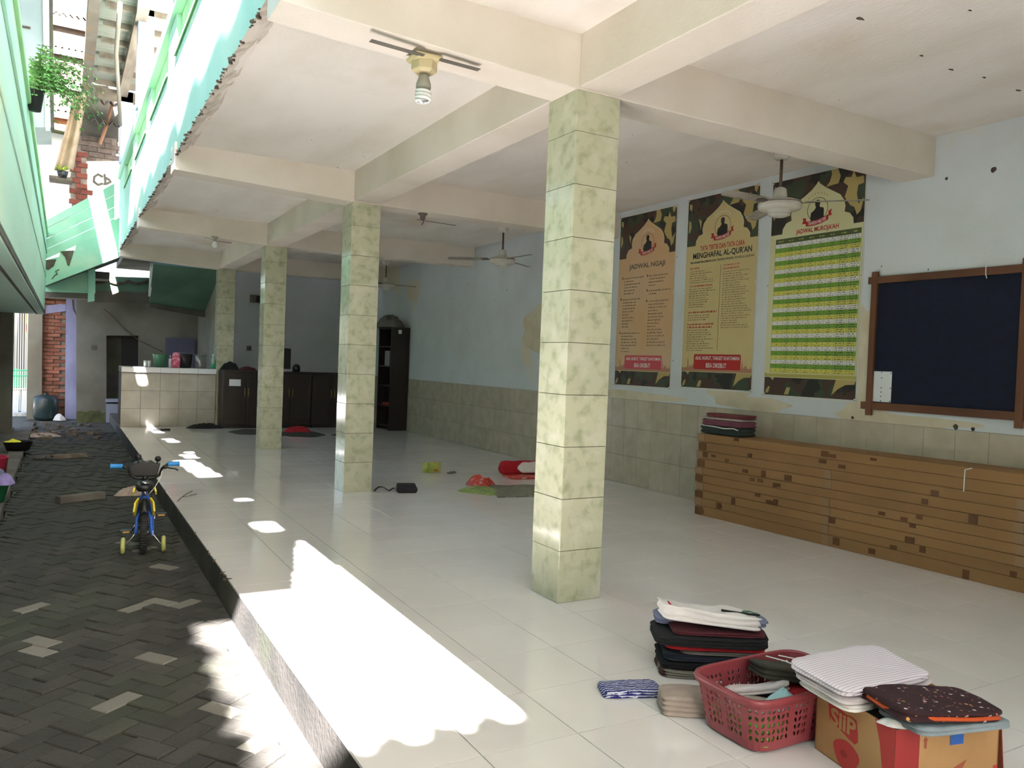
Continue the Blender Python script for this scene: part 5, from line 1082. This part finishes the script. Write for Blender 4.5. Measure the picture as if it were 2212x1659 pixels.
for nm, yy, S in (('rear_wheel', 0.0, rotz(0)), ('front_wheel', .50, rotz(R(-4)))):
    cw = (0, yy, .152); wl_ = bo(torus(G(), cw, .128, .024, steer=S), nm, 'tyre')
    bo(torus(G(), cw, .103, .008, 32, 6, S), 'wheel_rim', 'chrome', wl_)
    sp_ = G()
    for k in range(14):
        a = 2*math.pi*k/14; sp_.tube([Vector(cw)+S @ Vector((.012*(-1)**k, 0, 0)), Vector(cw)+S @ Vector((0, .1*math.cos(a), .1*math.sin(a)))], .0016, 4)
    bo(sp_, 'spokes', 'chrome', wl_); bo(G().lathe([(.015, -.04), (.02, -.03), (.02, .03), (.015, .04)], 14, cw, RX), 'hub', 'chrome', wl_)
    tr_ = G()
    for k in range(44):
        a = 2*math.pi*k/44; tr_.obb(Vector(cw)+S @ Vector((0, .1515*math.cos(a), .1515*math.sin(a))), (.02, .004, .003), S @ Matrix.Rotation(a-math.pi/2, 3, 'X'))
    bo(tr_, 'tread', 'tyre', wl_)
f = G().tube([(0, .19, .20), (0, .24, .24), (0, .40, .41)], .022, 10).tube([(0, .19, .20), (0, .155, .32), (0, .13, .42)], .017, 10).tube([(0, .165, .30), (0, .28, .36), (0, .40, .43)], .019, 10)
for s in (-1, 1): f.tube([(s*.012, .19, .19), (s*.052, .10, .17), (s*.056, 0, .152)], .0105, 8).tube([(s*.012, .15, .33), (s*.05, .08, .25), (s*.056, 0, .152)], .011, 8)
bo(f, 'frame', 'bike_blue'); bo(G().tube([(0, .385, .46), (0, .405, .38)], .022, 12), 'head_tube', 'bike_black')
fk = G()
for s in (-1, 1): fk.tube([(s*.015, .405, .38), (s*.045, .43, .33), (s*.045, .50, .152)], .011, 8)
bo(fk, 'fork', 'bike_blue')
seat = bo(folded(G(), .125, .21, .05, 1, 5, sq=.75, sag=.0).xf(place((0, .12, .475), 0, R(4))), 'seat', 'bike_black')
bo(G().tube([(0, .13, .40), (0, .12, .485)], .011, 10), 'seat_post', 'chrome'); bo(G().lathe([(.03, 0), (.034, .01), (.02, .018), (0, .018)], 14, (0, .06, .525)), 'badge', 'chrome', seat)
for s in (-1, 1):
    bo(G().prism([(s*.065, .04, .50), (s*.073, .02, .47), (s*.075, .05, .44), (s*.066, .12, .47)], (s*.012, 0, 0)), 'side_panel', 'bike_yellow', smooth=False)
    bo(G().prism([(s*.035, .10, .41), (s*.058, .06, .38), (s*.066, .05, .31), (s*.06, .10, .27), (s*.05, .15, .36)], (s*.014, 0, 0)), 'side_cover', 'bike_yellow', smooth=False)
bo(G().grid(lambda u, v: ((v-.5)*.075*(1-.25*u), .13-.24*u+.05*u*u, .36+.03*math.cos((v-.5)*3)-.10*u*u+.05*math.sin(u*2.2)), 10, 6), 'rear_fender', 'bike_black', solid=.004)
bar = G().tube([(-.165, .365, .625), (-.125, .385, .60), (-.105, .39, .545), (-.07, .395, .522), (0, .395, .518), (.07, .395, .522), (.105, .39, .545), (.125, .385, .60), (.165, .365, .635)], .0115, 10)
bo(bar, 'handlebar', 'bike_black'); bo(G().tube([(0, .395, .45), (0, .395, .52)], .014, 10).obb((0, .39, .52), (.022, .02, .018)), 'stem', 'bike_black')
for s in (-1, 1):
    d = .012 if s > 0 else 0
    gr = bo(G().lathe([(.014, 0), (.0195, .004), (.0185, .012), (.018, .08), (.0215, .083), (.0215, .09), (0, .09)], 16, (s*.165, .365, .625+d), Matrix.Rotation(R(90*s), 3, 'Y') @ Matrix.Rotation(R(-10), 3, 'X') @ rotz(0)), 'grip', 'grip_blue')
lv = bo(G().tube([(.15, .375, .615), (.18, .36, .603), (.225, .35, .598), (.245, .345, .585)], .006, 8).obb((.145, .37, .612), (.016, .014, .014)), 'brake_lever', 'bike_black')
bo(G().tube([(.13, .39, .60), (.115, .36, .53), (.075, .36, .45), (.04, .38, .40), (.02, .41, .37)], .0035, 6), 'brake_cable', 'gate_white')
# front carrier between the bars, with two round knobs
fc = bo(G().prism([(-.105, .43, .53), (.09, .43, .53), (.105, .43, .60), (.112, .43, .635), (.07, .43, .63), (.035, .43, .655), (.0, .43, .645), (-.03, .43, .655), (-.085, .43, .64), (-.125, .43, .60)], (0, .09, 0)), 'front_carrier', 'bike_black', smooth=False, bevel=.006)
bo(G().tube([(-.055, .42, .64), (-.055, .42, .675)], .006, 6).lathe([(0, -.007), (.026, -.005), (.026, .005), (0, .007)], 18, (-.055, .42, .69), Matrix.Rotation(R(90), 3, 'X')), 'round_reflector', 'bike_black')
bo(G().tube([(.085, .41, .635), (.092, .41, .665)], .006, 6).lathe([(0, -.007), (.024, -.005), (.024, .005), (0, .007)], 18, (.092, .41, .675), Matrix.Rotation(R(90), 3, 'X')), 'round_reflector', 'bike_black')
bo(G().lathe([(.04, -.006), (.046, 0), (.04, .006)], 24, (.035, .19, .195), RX), 'chainring', 'chrome')
bo(G().prism([(.058, .24, .23), (.058, .18, .25), (.058, -.03, .175), (.058, -.04, .14), (.058, .02, .125), (.058, .22, .16)], (.014, 0, 0)), 'chain_guard', 'bike_blue', smooth=False)
for s, cz_, cy_ in ((1, .255, .20), (-1, .135, .18)):
    bo(G().tube([(s*.05, .19, .195), (s*.075, (.19+cy_)/2, (.195+cz_)/2), (s*.08, cy_, cz_)], .008, 8), 'crank', 'chrome')
    pd = bo(G().obb((s*.125, cy_, cz_), (.04, .035, .012)), 'pedal', 'bike_black', smooth=False, bevel=.003); bo(G().box(s*.125-.024, cy_-.038, cz_-.006, s*.125+.024, cy_-.0345, cz_+.006), 'pedal_reflector', 'reflector', pd, smooth=False)
for s in (-1, 1):
    bo(G().tube([(s*.058, 0, .152), (s*.075, -.005, .13), (s*.115, -.01, .075), (s*.13, -.01, .062), (s*.15, -.01, .062)], .006, 8), 'training_arm', 'chrome')
    tw_ = bo(torus(G(), (s*.142, -.01, .064), .049, .0145, 28, 8), 'training_wheel', 'train_yellow'); bo(G().lathe([(0, -.012), (.038, -.01), (.038, .01), (0, .012)], 20, (s*.142, -.01, .064), RX), 'wheel_disc', 'train_yellow', tw_)
